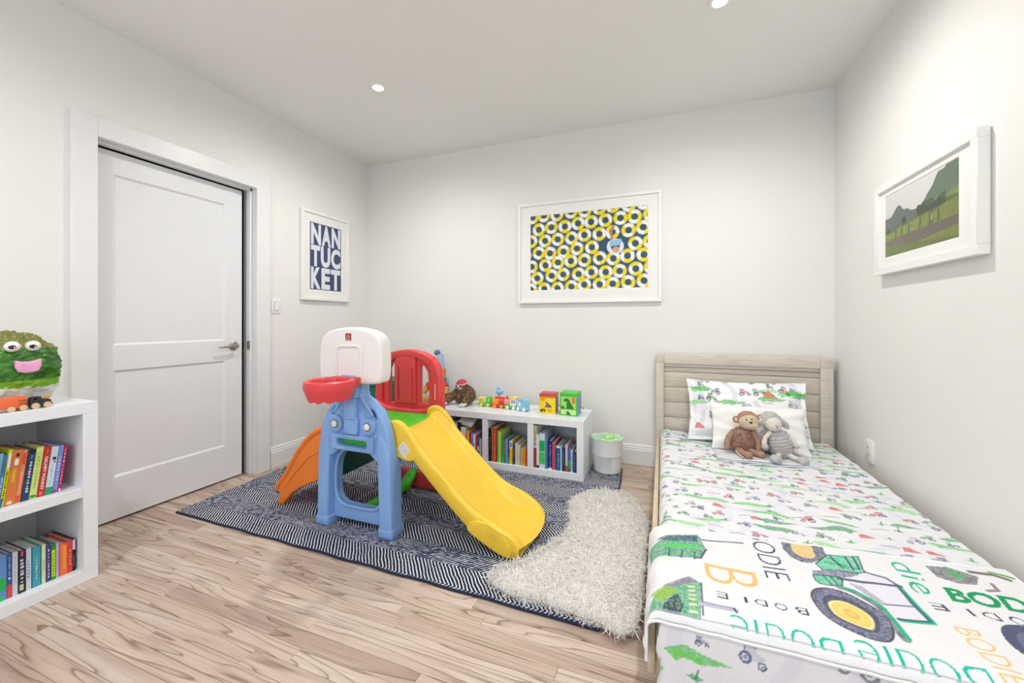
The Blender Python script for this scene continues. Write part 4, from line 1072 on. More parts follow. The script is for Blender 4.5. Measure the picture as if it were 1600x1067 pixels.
# ---- print of the tractor bedding
def small_tractor(cv, x, y, s, ang, col, flip=1, tyre=(70, 76, 96)):
    c, n = math.cos(ang), math.sin(ang)
    P = lambda a, b: (x + s * (a * flip * c - b * n), y + s * (a * flip * n + b * c))
    cv.poly([P(-.1, .0), P(1.0, .05), P(1.0, .42), P(.45, .5), P(.4, .8), P(-.15, .8)], col, .8, .35)
    cv.line([P(.4, .8), P(-.2, .82), P(-.15, .4)], s * .07, tyre)
    for a, b, r in ((0, 0, .36), (.95, -.08, .25)):
        q = P(a, b); cv.disc(*q, s * r, s * r, tyre, .9, .55); cv.disc(*q, s * r * .3, s * r * .3, tyre, .7)
def hill(cv, x, y, s, col, ang=0.0, fl=1):
    c, n = math.cos(ang), math.sin(ang)
    pts = [(-1, -.05), (-.8, .12), (-.45, .26), (-.1, .24), (.3, .14), (.7, .06), (1, .02), (.6, -.1), (.1, -.16), (-.4, -.15), (-.6, -.3), (-.75, -.1)]
    cv.poly([(x + s * (a * fl * c - b * n), y + s * (a * fl * n + b * c)) for a, b in pts], col, .92, .4)
def leaf(cv, x, y, s, col):
    cv.poly([(x - s, y), (x - .3 * s, y + .5 * s), (x + s, y + .2 * s), (x + .1 * s, y - .4 * s)], col, .9, .3); cv.line([(x, y), (x + .3 * s, y + 1.1 * s)], .004, (60, 110, 70))
def barn(cv, x, y, s, col=(214, 70, 62)):
    cv.poly([(x - .6 * s, y - .3 * s), (x + .7 * s, y - .3 * s), (x + .35 * s, y + .1 * s), (x, y + .5 * s), (x - .5 * s, y + .4 * s)], col, .9, .25)
GREENS = [(64, 178, 60), (92, 205, 80), (120, 208, 110), (52, 150, 96), (150, 214, 140)]
def scatter_print(cv, x0, x1, y0, y1, seed, step=0.085, sc=1.0):
    rg = random.Random(seed)
    for k in range(int((x1 - x0) * (y1 - y0) * 9) + 2):        # pale lanes
        x, y = rg.uniform(x0, x1), rg.uniform(y0, y1); pts = []; a = rg.uniform(0, 6.28)
        for j in range(14):
            pts.append((x, y)); a += rg.uniform(-.15, .5); x += .035 * math.cos(a); y += .035 * math.sin(a)
        cv.line(pts, 0.030 * sc, (222, 222, 233), .75)
    ny = int((y1 - y0) / step)
    for j in range(ny + 1):
        x = x0 + rg.uniform(0, step)
        while x < x1:
            y = y0 + (j + rg.uniform(-.22, .22)) * step; r = rg.random(); a = rg.uniform(-.3, .3)
            if r < .42: small_tractor(cv, x, y, .040 * sc * rg.uniform(.8, 1.1), a, rg.choice([(214, 90, 84), (92, 104, 150), (90, 168, 90), (190, 194, 206), (214, 90, 84)]), rg.choice((1, -1)), rg.choice([(70, 76, 100), (84, 96, 140), (120, 124, 140)]))
            elif r < .63:
                c = rg.choice(GREENS); hill(cv, x, y, .085 * sc * rg.uniform(.7, 1.15), c, a * .6, rg.choice((1, -1)))
                if rg.random() < .5: small_tractor(cv, x, y + .025, .026 * sc, 0, (92, 104, 150))
            elif r < .80: leaf(cv, x, y, .022 * sc, rg.choice(GREENS))
            elif r < .87: barn(cv, x, y, .045 * sc)
            else: cv.line([(x, y), (x + .03, y + .004), (x + .05, y)], .004, (120, 124, 140))
            x += step * sc * rg.uniform(1.0, 1.75)

def roll(d, r, flare=0.04):
    d = np.maximum(d, 0); q = r * math.pi / 2
    h = np.where(d < q, r * np.sin(np.minimum(d, q) / r), r + flare * (d - q)); z = np.where(d < q, r * (1 - np.cos(np.minimum(d, q) / r)), r + (d - q))
    return h, z
def drape(cv, x_edge, y_edge, top, r, wr=0.0035, seed=0.0, flx=0.04, fly=0.05):
    """cloth laid over the mattress: beyond x_edge (to -x) and y_edge (to -y) it hangs down"""
    X, Y = np.meshgrid(cv.xs, cv.ys, indexing='ij')
    dx = np.maximum(x_edge - X, 0); dy = np.maximum(y_edge - Y, 0)
    hx, _ = roll(dx, r, flx); hy, _ = roll(dy, r, fly)
    dd = (dx ** 4 + dy ** 4) ** 0.25; _, dz = roll(dd, r)
    wx = np.maximum(X, x_edge) - hx; wy = np.maximum(Y, y_edge) - hy
    w = np.sin(X * 17 + 2.2 * np.sin(Y * 9 + seed)) * np.sin(Y * 23 + 1.7 * np.sin(X * 11 + seed)) + 0.6 * np.sin(X * 41 + Y * 13 + seed) * np.sin(Y * 47 - X * 9)
    hang = np.clip(dd / 0.1, 0, 1)
    z = top - dz + wr * w * (1 - hang)
    fold = 0.006 * np.sin(Y * 46 + seed) * np.clip(dx / 0.12, 0, 1); wx = wx - fold
    fold2 = 0.010 * np.sin(X * 30 + 1.5 * np.sin(X * 11) + seed) * np.clip(dy / 0.15, 0, 1); wy = wy - np.abs(fold2) * 0.7
    return np.stack([wx, wy, z], -1).reshape(-1, 3)
PRINT = print_mat('printed_cotton', 0.85, 0.25, 35.0)
PRINT2 = print_mat('printed_fleece', 0.9, 0.25, 260.0)
ms = thing('mattress', 'mattress in a white tractor print cover on the bed', 'mattress', (0.5, 2.17, 0.19))
bm = new(); box(bm, -0.008, 1.002, 1.262, 3.150, 0.19, 0.309, 0.04, 4); obj('mattress_body', bm, mat('mattress_ticking', (232, 230, 226), 0.8), ms)
TOPZ = 0.318
cv = Canvas(-0.085, 1.012, 0.935, 3.158, 0.0035, (230, 230, 235))
scatter_print(cv, -0.09, 1.02, 1.52, 3.16, 11, 0.068, 0.88)
scatter_print(cv, -0.09, 1.02, 0.90, 1.26, 12, 0.125, 1.3)
hill(cv, 0.085, 1.095, 0.085, (70, 196, 76), -0.05, 1); hill(cv, 0.06, 1.09, 0.05, (120, 210, 96), -0.05, 1); small_tractor(cv, 0.09, 1.135, .022, 0, (120, 130, 176)); leaf(cv, 0.083, 1.04, .022, (40, 170, 110))
V = drape(cv, 0.035, 1.222, TOPZ, 0.045, 0.0042, 0.4, 0.02, 0.02)
mesh_np('fitted_sheet', V, grid_faces(cv.nx, cv.ny), None, PRINT, ms, True, cv.flat())

# ---- throw blanket over the foot of the bed
cb = Canvas(-0.175, 1.020, 1.160, 1.688, 0.0026, (232, 232, 235))
NAVY = (70, 78, 112); GR = (34, 178, 128)
def shade(pts, k): return pts
cb.poly([(0.395,1.639),(0.406,1.585),(0.428,1.565),(0.454,1.564),(0.488,1.591),(0.519,1.635),(0.527,1.69),(0.40,1.69)], (84, 88, 112), 1, .35)
cb.poly([(0.422,1.641),(0.427,1.612),(0.442,1.592),(0.470,1.595),(0.485,1.619),(0.491,1.69),(0.43,1.69)], (236, 206, 140), 1, .2)
cb.poly([(0.469,1.566),(0.523,1.637),(0.558,1.643),(0.573,1.648),(0.619,1.659),(0.600,1.579),(0.601,1.563),(0.570,1.545),(0.524,1.543),(0.479,1.539)], (58, 196, 146), 1, .45)
for a, b in (((0.53, 1.63), (0.54, 1.56)), ((0.575, 1.64), (0.57, 1.56)), ((0.60, 1.65), (0.59, 1.575))): cb.line([a, b], .006, (60, 84, 110))
cb.poly([(0.448,1.528),(0.478,1.536),(0.577,1.547),(0.596,1.548),(0.564,1.521),(0.508,1.505),(0.442,1.503)], (112, 112, 140), 1, .4)
cb.poly([(0.441,1.499),(0.470,1.510),(0.513,1.510),(0.518,1.500),(0.506,1.466),(0.469,1.452),(0.446,1.455),(0.439,1.470)], (52, 190, 140), 1, .4)
cab = [(0.601,1.563),(0.646,1.548),(0.662,1.519),(0.660,1.437),(0.665,1.363),(0.592,1.353),(0.582,1.407),(0.558,1.474),(0.526,1.497)]
cb.poly(cab, (226, 224, 236), 1, .2)
cb.line([(0.601,1.563),(0.646,1.548),(0.662,1.519)], .008, (90, 92, 120))
cb.line([(0.662,1.519),(0.660,1.437),(0.665,1.363),(0.592,1.353)], .013, (60, 110, 120)); cb.line([(0.668,1.515),(0.667,1.437),(0.671,1.360),(0.592,1.347)], .006, (44, 188, 140))
cb.line([(0.510,1.503),(0.569,1.501),(0.635,1.509),(0.669,1.516)], .011, (96, 98, 128)); cb.line([(0.585,1.408),(0.617,1.415),(0.656,1.423)], .005, (90, 92, 120))
cb.poly([(0.528, 1.49), (0.56, 1.48), (0.59, 1.41), (0.575, 1.40), (0.55, 1.45)], (150, 146, 176), .8, .3)
w2 = smooth_poly([(0.406,1.393),(0.425,1.423),(0.458,1.436),(0.503,1.430),(0.532,1.404),(0.559,1.364),(0.560,1.318),(0.547,1.279),(0.524,1.250),(0.495,1.243),(0.465,1.252),(0.433,1.275),(0.409,1.307),(0.402,1.354)], 3)
cb.poly(w2, (78, 82, 112), 1, .38)
cb.poly([(0.482 + (x - 0.482) * .9, 1.337 + (y - 1.337) * .9) for x, y in w2], (112, 114, 146), .6, .5)
cb.poly([(0.480 + (x - 0.480) * .70, 1.336 + (y - 1.336) * .70) for x, y in w2], (70, 76, 108), .9, .3)
h2 = smooth_poly([(0.435,1.362),(0.452,1.381),(0.482,1.387),(0.508,1.369),(0.525,1.337),(0.522,1.309),(0.507,1.283),(0.486,1.282),(0.460,1.294),(0.437,1.318)], 3)
cb.poly(h2, (240, 226, 170), 1); cb.poly([(0.48 + (x - 0.48) * .84, 1.334 + (y - 1.334) * .84) for x, y in h2], (238, 204, 104), 1, .3)
for k, c in ((.55, (240, 216, 130)), (.36, (232, 176, 92)), (.18, (240, 206, 112))): cb.poly([(0.482 + (x - 0.482) * k, 1.336 + (y - 1.336) * k) for x, y in h2], c, 1, .2)
for lp_ in ([(0.469,1.566),(0.523,1.637),(0.558,1.643),(0.619,1.659),(0.600,1.579),(0.601,1.563),(0.570,1.545),(0.524,1.543),(0.479,1.539),(0.469,1.566)], [(0.441,1.499),(0.470,1.510),(0.513,1.510),(0.518,1.500),(0.506,1.466),(0.469,1.452),(0.446,1.455),(0.439,1.470),(0.441,1.499)], [(0.47,1.508),(0.478,1.456)], [(0.49,1.51),(0.494,1.462)], [(0.52,1.62),(0.556,1.56)], [(0.50,1.585),(0.59,1.572)]):
    cb.line(lp_, .0038, (44, 62, 88))
cb.line(w2 + [w2[0]], .004, (48, 52, 78)); cb.line(h2 + [h2[0]], .003, (120, 110, 80))
for k in range(26):
    a_ = k * 0.2417; r_ = 0.93; i_ = int(k * len(w2) / 26); x_, y_ = w2[i_]; cb.line([(x_, y_), (0.482 + (x_ - 0.482) * .86, 1.337 + (y_ - 1.337) * .86)], .0035, (56, 60, 88), .7)
fd = [(0.501,1.458),(0.530,1.452),(0.556,1.423),(0.574,1.389),(0.576,1.352),(0.576,1.294),(0.578,1.279)]
cb.line([(x - .008, y - .004) for x, y in fd], .020, (104, 110, 130), .8); cb.line(fd, .011, (38, 180, 130))
# tractor fronts at the left edge
t1 = [(-0.06,1.545),(0.033,1.610),(0.127,1.646),(0.143,1.547),(0.119,1.482),(-0.06,1.452)]
cb.poly(t1, (40, 150, 110), 1, .45); cb.poly([(-0.03, 1.59), (0.03, 1.62), (0.12, 1.648), (0.12, 1.60), (0.03, 1.578)], (58, 84, 110), 1, .5); cb.poly([(-0.04, 1.53), (0.03, 1.56), (0.12, 1.57), (0.12, 1.545), (0.03, 1.53)], (86, 205, 96), 1, .3)
for a in (0.02, 0.06, 0.10): cb.line([(a, 1.47), (a + .004, 1.52)], .004, (50, 70, 90))
cb.line([(0.143, 1.547), (0.119, 1.482), (0.10, 1.478)], .006, (60, 70, 100)); cb.line([(0.134,1.621),(0.191,1.624),(0.267,1.636)], .010, (120, 122, 146))
t2 = [(-0.06,1.19),(0.027,1.304),(0.077,1.359),(0.110,1.336),(0.097,1.179),(0.054,1.163),(-0.05,1.126)]
cb.poly(t2, (60, 160, 110), 1, .45); cb.poly([(0.0, 1.28), (0.04, 1.33), (0.077, 1.359), (0.10, 1.34), (0.05, 1.31), (0.02, 1.27)], (150, 128, 156), 1, .4); cb.poly([(0.0, 1.20), (0.04, 1.26), (0.055, 1.21), (0.04, 1.17), (0.0, 1.16)], (66, 62, 80), 1, .5); cb.poly([(-.04, 1.25), (.02, 1.29), (.045, 1.275), (.0, 1.21)], (150, 190, 60), .9, .3)
for k in range(6): cb.line([(0.073, 1.20 + k * .022), (0.088, 1.203 + k * .022)], .007, (226, 232, 180))
cb.line([(0.110, 1.336), (0.104, 1.20)], .004, (50, 60, 90)); cb.line([(0.102,1.236),(0.188,1.245)], .018, (190, 184, 210)); cb.line([(0.102,1.245),(0.188,1.254)], .003, NAVY); cb.line([(0.186, 1.25), (0.190, 1.234)], .006, NAVY)
# other machines
cb.poly([(0.799,1.655),(0.856,1.663),(0.916,1.629),(0.884,1.582),(0.832,1.574),(0.799,1.597)], (104, 104, 114), 1, .4); cb.poly([(0.84, 1.65), (0.87, 1.645), (0.875, 1.61), (0.85, 1.60)], (72, 178, 90), 1, .3); cb.line([(0.910,1.652),(0.962,1.650),(0.991,1.634)], .016, (120, 112, 116)); cb.line([(0.93, 1.60), (0.925, 1.57), (0.895, 1.56)], .010, (150, 130, 136)); cb.line([(0.965, 1.665), (1.01, 1.650)], .012, (110, 170, 60))
cb.disc(0.885, 1.34, 0.085, 0.085, (82, 88, 116), 1, 0); cb.disc(0.885, 1.34, 0.060, 0.060, (116, 118, 150), .8); cb.disc(0.885, 1.34, 0.045, 0.045, (236, 206, 120), 1)
# lettering: the name BODIE in many hands
cb.text('BODIE', (0.300, 1.720), (0, -0.285), (0.068, 0), NAVY, -0.012)
for s_ in (1,): cb.text('B', (0.128, 1.458), (0.0, -0.098), (0.145, -0.006), (232, 190, 120), -0.014)
def spaced(word, o, du, dv, gap, col):
    o = np.array(o, float); du = np.array(du, float)
    for i, ch in enumerate(word): cb.text(ch, o + du * i * gap, du * (0.22 if ch == 'I' else 1), dv, col, -0.004)
spaced('BODIE', (0.372, 1.313), (-0.030, 0.0), (0.0, -0.026), 1.62, (66, 72, 96))
spaced('BODIE', (0.955, 1.455), (-0.034, 0.0), (0.0, -0.030), 1.62, (66, 72, 96))
cb.text('Bodie', (0.415, 1.218), (-0.245, 0.004), (0.0, -0.085), (34, 190, 164), -0.016)
cb.text('Bodie', (0.690, 1.228), (-0.245, 0.004), (0.0, -0.085), (34, 190, 164), -0.016)
cb.text('die', (0.695, 1.648), (0, -0.150), (0.064, 0), (34, 182, 150), -0.005)
cb.text('BODIE', (0.770, 1.480), (0.25, 0.004), (0.012, 0.066), (20, 152, 96), 0.035)
cb.text('BODIE', (0.706, 1.366), (0, -0.165), (0.05, 0), (236, 196, 128), -0.006)
# border with a dark stitched line
X_, Y_ = np.meshgrid(cb.xs, cb.ys, indexing='ij')
wmask = cb.win(-0.175, 1.02, 1.160, 1.19)
cb.poly([(-0.2, 1.155), (1.05, 1.155), (1.05, 1.186), (-0.2, 1.186)], (234, 234, 237), 1)
cb.line([(-0.18, 1.1885), (1.03, 1.1885)], .0032, (176, 180, 196)); cb.line([(-0.18, 1.1625), (1.03, 1.1625)], .005, (120, 126, 146))
V = drape(cb, 0.014, 1.229, TOPZ + 0.0085, 0.057, 0.0022, 0.4, 0.02, 0.0).reshape(cb.nx, cb.ny, 3)
# the far edge lies a little askew
V[:, :, 1] += (np.clip(cb.xs, 0, 1.0)[:, None] * 0.085 - 0.04) * ((cb.ys[None, :] - 1.16) / 0.528)
V = V.reshape(-1, 3)
bk = thing('throw_blanket', 'white fleece blanket with a green tractor and the name BODIE across the bed foot', 'blanket', (0.5, 1.42, TOPZ))
mesh_np('blanket_face', V, grid_faces(cb.nx, cb.ny), None, PRINT2, bk, True, cb.flat())
# rolled hem all round gives the cloth its thickness
VV_ = V.reshape(cb.nx, cb.ny, 3)
hem = new()
for run in (VV_[:, 0], VV_[:, -1], VV_[0, :], VV_[-1, :]): tube(hem, [Vector(p) - Vector((0, 0, 0.001)) for p in run[::4]], 0.0042, 8)
obj('hem', hem, mat('blanket_hem', (240, 240, 242), 0.9, bump=0.2, bscale=200), bk)

# ---- pillows
def pillow(name, label, a, b, T, M, cell, bg, painter, flange=0.0, m=PRINT, seed=0):
    cp = Canvas(-a, a, -b, b, cell, bg); painter(cp)
    U, Vv = np.meshgrid(cp.xs / a, cp.ys / b, indexing='ij')
    fu, fv = 1 - flange / a, 1 - flange / b
    pu = np.clip(1 - np.abs(U / fu) ** 2.6, 0, 1); pv = np.clip(1 - np.abs(Vv / fv) ** 2.6, 0, 1)
    th = T * (pu * pv) ** 0.55 + 0.0025
    wr = 0.009 * np.sin(U * 7 + seed + 2 * np.sin(Vv * 5)) * np.sin(Vv * 6 + U * 2 + seed) * (1 - pu * pv * 0.6)
    x = a * U * (1 - 0.055 * (1 - Vv ** 2)); y = b * Vv * (1 - 0.07 * (1 - U ** 2))
    F = np.stack([x, y, th + wr], -1).reshape(-1, 3); Bk = np.stack([x, y, -th * 0.8 + wr], -1).reshape(-1, 3)
    V = np.concatenate([F, Bk]); Mm = np.array(M)
    V = V @ Mm[:3, :3].T + Mm[:3, 3]
    n = cp.nx * cp.ny; g = grid_faces(cp.nx, cp.ny)
    idx = np.arange(n).reshape(cp.nx, cp.ny); loop = np.concatenate([idx[:, 0], idx[-1, 1:], idx[-2::-1, -1], idx[0, -2:0:-1]])
    nx_ = np.roll(loop, -1); rimq = np.stack([loop, loop + n, nx_ + n, nx_], 1)
    o = mesh_np(name, V, np.concatenate([g, g[:, ::-1] + n, rimq]), None, m, None, True, np.concatenate([cp.flat(), cp.flat()]))
    return tag(o, label, 'pillow')
def lean_m(cx_, y, z, tilt, roll_=0, yaw=0):
    return Matrix.Translation((cx_, y, z)) @ Matrix.Rotation(R(yaw), 4, 'Z') @ Matrix.Rotation(R(90 - tilt), 4, 'X') @ Matrix.Rotation(R(roll_), 4, 'Z')
pillow('pillow', 'tractor print pillow at the back, mostly hidden behind the other printed pillow', 0.335, 0.195, 0.055, lean_m(0.50, 3.094, 0.514, 13, 1.0), 0.005, (243, 243, 247), lambda c: scatter_print(c, -.34, .34, -.2, .2, 21, 0.085, 1.0), 0.01, seed=1)
def paint_front(c):
    scatter_print(c, -.36, .36, -.22, .22, 33, 0.088, 1.05)
    hill(c, -.27, .13, .07, (60, 190, 60)); barn(c, .14, .11, .07); hill(c, .15, .085, .09, (110, 190, 100)); hill(c, .29, .13, .075, (50, 190, 70)); small_tractor(c, -.23, .07, .045, -.2, (70, 170, 80)); small_tractor(c, .06, .12, .045, .3, (80, 180, 80)); small_tractor(c, .21, .15, .045, -.5, (190, 110, 100))
    hill(c, -.09, .05, .08, (80, 190, 80))
pillow('pillow', 'large tractor print pillow propped against the headboard', 0.352, 0.205, 0.066, lean_m(0.510, 2.978, 0.526, 19, 0.4), 0.0042, (244, 244, 248), paint_front, 0.028, seed=2)
pillow('pillow', 'small plain white pillow behind the plush toys', 0.262, 0.145, 0.050, lean_m(0.552, 2.838, 0.455, 26, -0.3), 0.008, (243, 242, 240), lambda c: None, 0.006, m=print_mat('white_linen', 0.85, 0.4, 40.0), seed=3)

# ---- folded striped cloth under the plush toys
cl = Canvas(0.300, 0.800, 2.580, 2.745, 0.0032, (240, 241, 243))
for k, yv in enumerate(np.arange(2.586, 2.75, 0.0225)): cl.line([(0.29, yv), (0.81, yv)], .0085, (150, 160, 178) if k % 2 else (186, 194, 206))
cl.line([(0.29, 2.583), (0.81, 2.583)], .007, (110, 120, 140))
Xc, Yc = np.meshgrid(cl.xs, cl.ys, indexing='ij')
zc = TOPZ + 0.014 + 0.0028 * np.sin(Xc * 26 + 1.3) + 0.002 * np.sin(Yc * 60 + Xc * 14) - 0.006 * np.clip((2.60 - Yc) / 0.02, 0, 1)
sk_ = 0.02 * (Xc - 0.55)
Vc = np.stack([Xc, Yc + sk_, zc], -1).reshape(-1, 3)
ct = thing('striped_cloth', 'folded white and grey striped knit cloth under the plush monkey and lamb', 'blanket', (0.55, 2.66, TOPZ))
mesh_np('cloth_face', Vc, grid_faces(cl.nx, cl.ny), None, print_mat('striped_knit', 0.95, 0.5, 220.0), ct, True, cl.flat())
hem = new(); V3 = Vc.reshape(cl.nx, cl.ny, 3)
for run in (V3[:, 0], V3[:, -1], V3[0, :], V3[-1, :]): tube(hem, [Vector(p) - Vector((0, 0, 0.004)) for p in run[::4]], 0.0052, 8)
obj('hem', hem, mat('knit_hem', (206, 210, 216), 0.95, bump=0.4, bscale=250), ct)

# ================================================================ plush toys on the bed
EYE = mat('plush_eye_black', (16, 14, 14), 0.15)
def plush_fur(name, bm, m, par, n, ln, wd, seed=1, jit=0.5, fm=None):
    fur(name, bm, par, fm or m, n, ln, wd, seed, (0, 0, -0.35), jit, 0.9, 0.5, zmin=(TOPZ + 0.018) if m is BRN else SZ + 0.0005)
BRN = mat('brown_plush', (172, 136, 118), 0.95, var=0.15, vscale=60, bump=0.5, bscale=160)
TAN = mat('tan_plush', (206, 188, 162), 0.95, var=0.06, vscale=60, bump=0.3, bscale=160)
mk = thing('plush_monkey', 'brown plush monkey with a pale face sitting against the small pillow', 'plush toy', (0.435, 2.70, TOPZ + 0.018))
bx, by, bz = 0.452, 2.715, 0.343
bm = new(); ell(bm, (bx, by + 0.005, 0.408), (0.068, 0.055, 0.078), None, 26, 18, 0.008, 30); bo = obj('body', bm.copy(), BRN, mk); plush_fur('body_fur', bm, BRN, bo, 2600, 0.013, 0.0028, 2); bm.free()
bm = new(); ell(bm, (0.478, by + 0.010, 0.530), (0.058, 0.048, 0.052), None, 26, 18, 0.003, 30); hd = obj('head', bm, BRN, mk)
bm = new(); ell(bm, (0.480, by - 0.006, 0.522), (0.0545, 0.0465, 0.048), None, 24, 16); fc = obj('face', bm, TAN, hd)
bm = new(); ell(bm, (0.490, by - 0.034, 0.506), (0.036, 0.022, 0.024), None, 20, 14); obj('muzzle', bm, TAN, hd)
for x, z in ((0.463, 0.541), (0.489, 0.545)):
    bm = new(); ell(bm, (x, by - 0.045, z), 0.0045, None, 12, 8); obj('eye', bm, EYE, hd)
bm = new(); ell(bm, (0.484, by - 0.051, 0.528), (0.0085, 0.006, 0.006), None, 14, 10); obj('nose', bm, mat('plush_nose', (40, 26, 24), 0.4), hd)
bm = new(); tube(bm, [(0.468, by - 0.053, 0.498), (0.488, by - 0.058, 0.494), (0.506, by - 0.053, 0.500)], 0.0012, 6); obj('mouth', bm, BRN, hd)
for x, z in ((0.417, 0.527), (0.540, 0.545)):
    bm = new(); ell(bm, (x, by + 0.012, z), (0.020, 0.011, 0.021), None, 16, 10); e = obj('ear', bm, BRN, hd)
    bm = new(); ell(bm, (x, by + 0.005, z), (0.013, 0.008, 0.014), None, 14, 8); obj('inner_ear', bm, TAN, e)
for pts, rd in ((((0.405, by, 0.455), (0.378, by - 0.002, 0.415), (0.365, by - 0.005, 0.368), (0.372, by - 0.012, 0.350)), (0.020, 0.021, 0.019, 0.016)), (((0.500, by - 0.01, 0.470), (0.522, by - 0.02, 0.42), (0.527, by - 0.03, 0.375), (0.520, by - 0.035, 0.352)), (0.018, 0.018, 0.017, 0.014))):
    bm = new(); tube(bm, pts, list(rd), 14); obj('arm', bm, BRN, mk)
for pts in (((0.425, by - 0.030, 0.362), (0.440, by - 0.075, 0.352), (0.462, by - 0.105, 0.352), (0.476, by - 0.118, 0.356)), ((0.478, by - 0.03, 0.362), (0.505, by - 0.058, 0.354), (0.530, by - 0.075, 0.355), (0.540, by - 0.078, 0.358))):
    bm = new(); tube(bm, pts, [0.018, 0.017, 0.020, 0.012], 14); lg = obj('leg', bm, BRN, mk)
    bm = new(); ell(bm, pts[-2], (0.024, 0.024, 0.020), None, 16, 12); obj('foot', bm, BRN, lg)
bm = new(); tube(bm, [(0.41, by - 0.03, 0.352), (0.418, by - 0.075, 0.342), (0.432, by - 0.115, 0.340), (0.434, by - 0.13, 0.342)], [0.006, 0.006, 0.005, 0.003], 8); obj('tail', bm, TAN, mk)

LGR = mat('grey_knit', (192, 190, 190), 0.95, var=0.1, vscale=80, bump=0.6, bscale=140)
CRM = mat('cream_plush', (226, 216, 204), 0.95, var=0.03, vscale=40, bump=0.2, bscale=200)
lb = thing('plush_lamb', 'grey knitted plush lamb with a cream face leaning on the brown monkey', 'plush toy', (0.62, 2.70, TOPZ + 0.018))
ly = 2.712
bm = new(); ell(bm, (0.640, ly, 0.405), (0.062, 0.050, 0.088), Matrix.Rotation(R(-14), 3, 'Y').to_quaternion(), 28, 22); lbo = obj('body', bm, LGR, lb)
for k in range(8):                       # knitted ridges round the body
    zt = -0.062 + k * 0.0175; rr_ = math.sqrt(max(0.05, 1 - (zt / 0.09) ** 2)); q_ = Matrix.Rotation(R(-14), 3, 'Y')
    pts = [Vector((0.640, ly, 0.405)) + q_ @ Vector((0.0625 * rr_ * math.cos(a), 0.0505 * rr_ * math.sin(a), zt + 0.0025 * math.sin(a * 9))) for a in np.linspace(0, 2 * math.pi, 41)]
    bm = new(); tube(bm, pts, 0.0042, 6, False); obj('knit_ridge', bm, LGR, lbo)
bm = new(); ell(bm, (0.592, ly + 0.015, 0.535), (0.058, 0.045, 0.052), None, 26, 16, 0.010, 60); lh = obj('head', bm, LGR, lb)
bm = new(); ell(bm, (0.604, ly - 0.014, 0.522), (0.043, 0.040, 0.042), None, 24, 16); obj('face', bm, CRM, lh)
bm = new()
for pts in ([(0.606, ly - 0.053, 0.524), (0.613, ly - 0.055, 0.516), (0.622, ly - 0.051, 0.524)], [(0.613, ly - 0.055, 0.516), (0.613, ly - 0.055, 0.503)]): tube(bm, pts, 0.0013, 6)
obj('nose_stitch', bm, mat('stitch', (110, 96, 92), 0.8), lh)
for (x, z, rt) in ((0.545, 0.522, 30), (0.660, 0.525, -40)):
    q_ = Matrix.Rotation(R(rt), 3, 'Y').to_quaternion()
    bm = new(); ell(bm, (x, ly - 0.002, z), (0.018, 0.010, 0.036), q_, 18, 12); e = obj('ear', bm, LGR if x > .6 else CRM, lh)
    bm = new(); ell(bm, (x - 0.001, ly - 0.008, z), (0.010, 0.007, 0.025), q_, 14, 10); obj('inner_ear', bm, mat('ear_lining', (170, 164, 164), 0.95), e)
for pts, c2 in ((((0.590, ly - 0.015, 0.475), (0.560, ly - 0.03, 0.445), (0.552, ly - 0.04, 0.412), (0.556, ly - 0.042, 0.392)), 1), (((0.655, ly - 0.005, 0.470), (0.690, ly - 0.008, 0.440), (0.712, ly - 0.01, 0.412), (0.720, ly - 0.01, 0.402)), 0)):
    bm = new(); tube(bm, pts, [0.011, 0.012, 0.015, 0.012], 12); a_ = obj('arm', bm, CRM, lb)
    bm = new(); ell(bm, pts[-1], (0.020, 0.017, 0.020) if c2 else (0.012, 0.010, 0.012), None, 16, 12); obj('paw', bm, LGR, a_)
for pts in (((0.630, ly - 0.03, 0.358), (0.605, ly - 0.085, 0.350), (0.592, ly - 0.120, 0.352)), ((0.665, ly - 0.02, 0.358), (0.700, ly - 0.062, 0.350), (0.726, ly - 0.098, 0.350))):
    bm = new(); tube(bm, pts, [0.013, 0.013, 0.012], 12); l_ = obj('leg', bm, CRM, lb)
    bm = new(); ell(bm, pts[-1], (0.030, 0.024, 0.024), None, 18, 14, 0.004, 60); obj('foot', bm, LGR, l_)

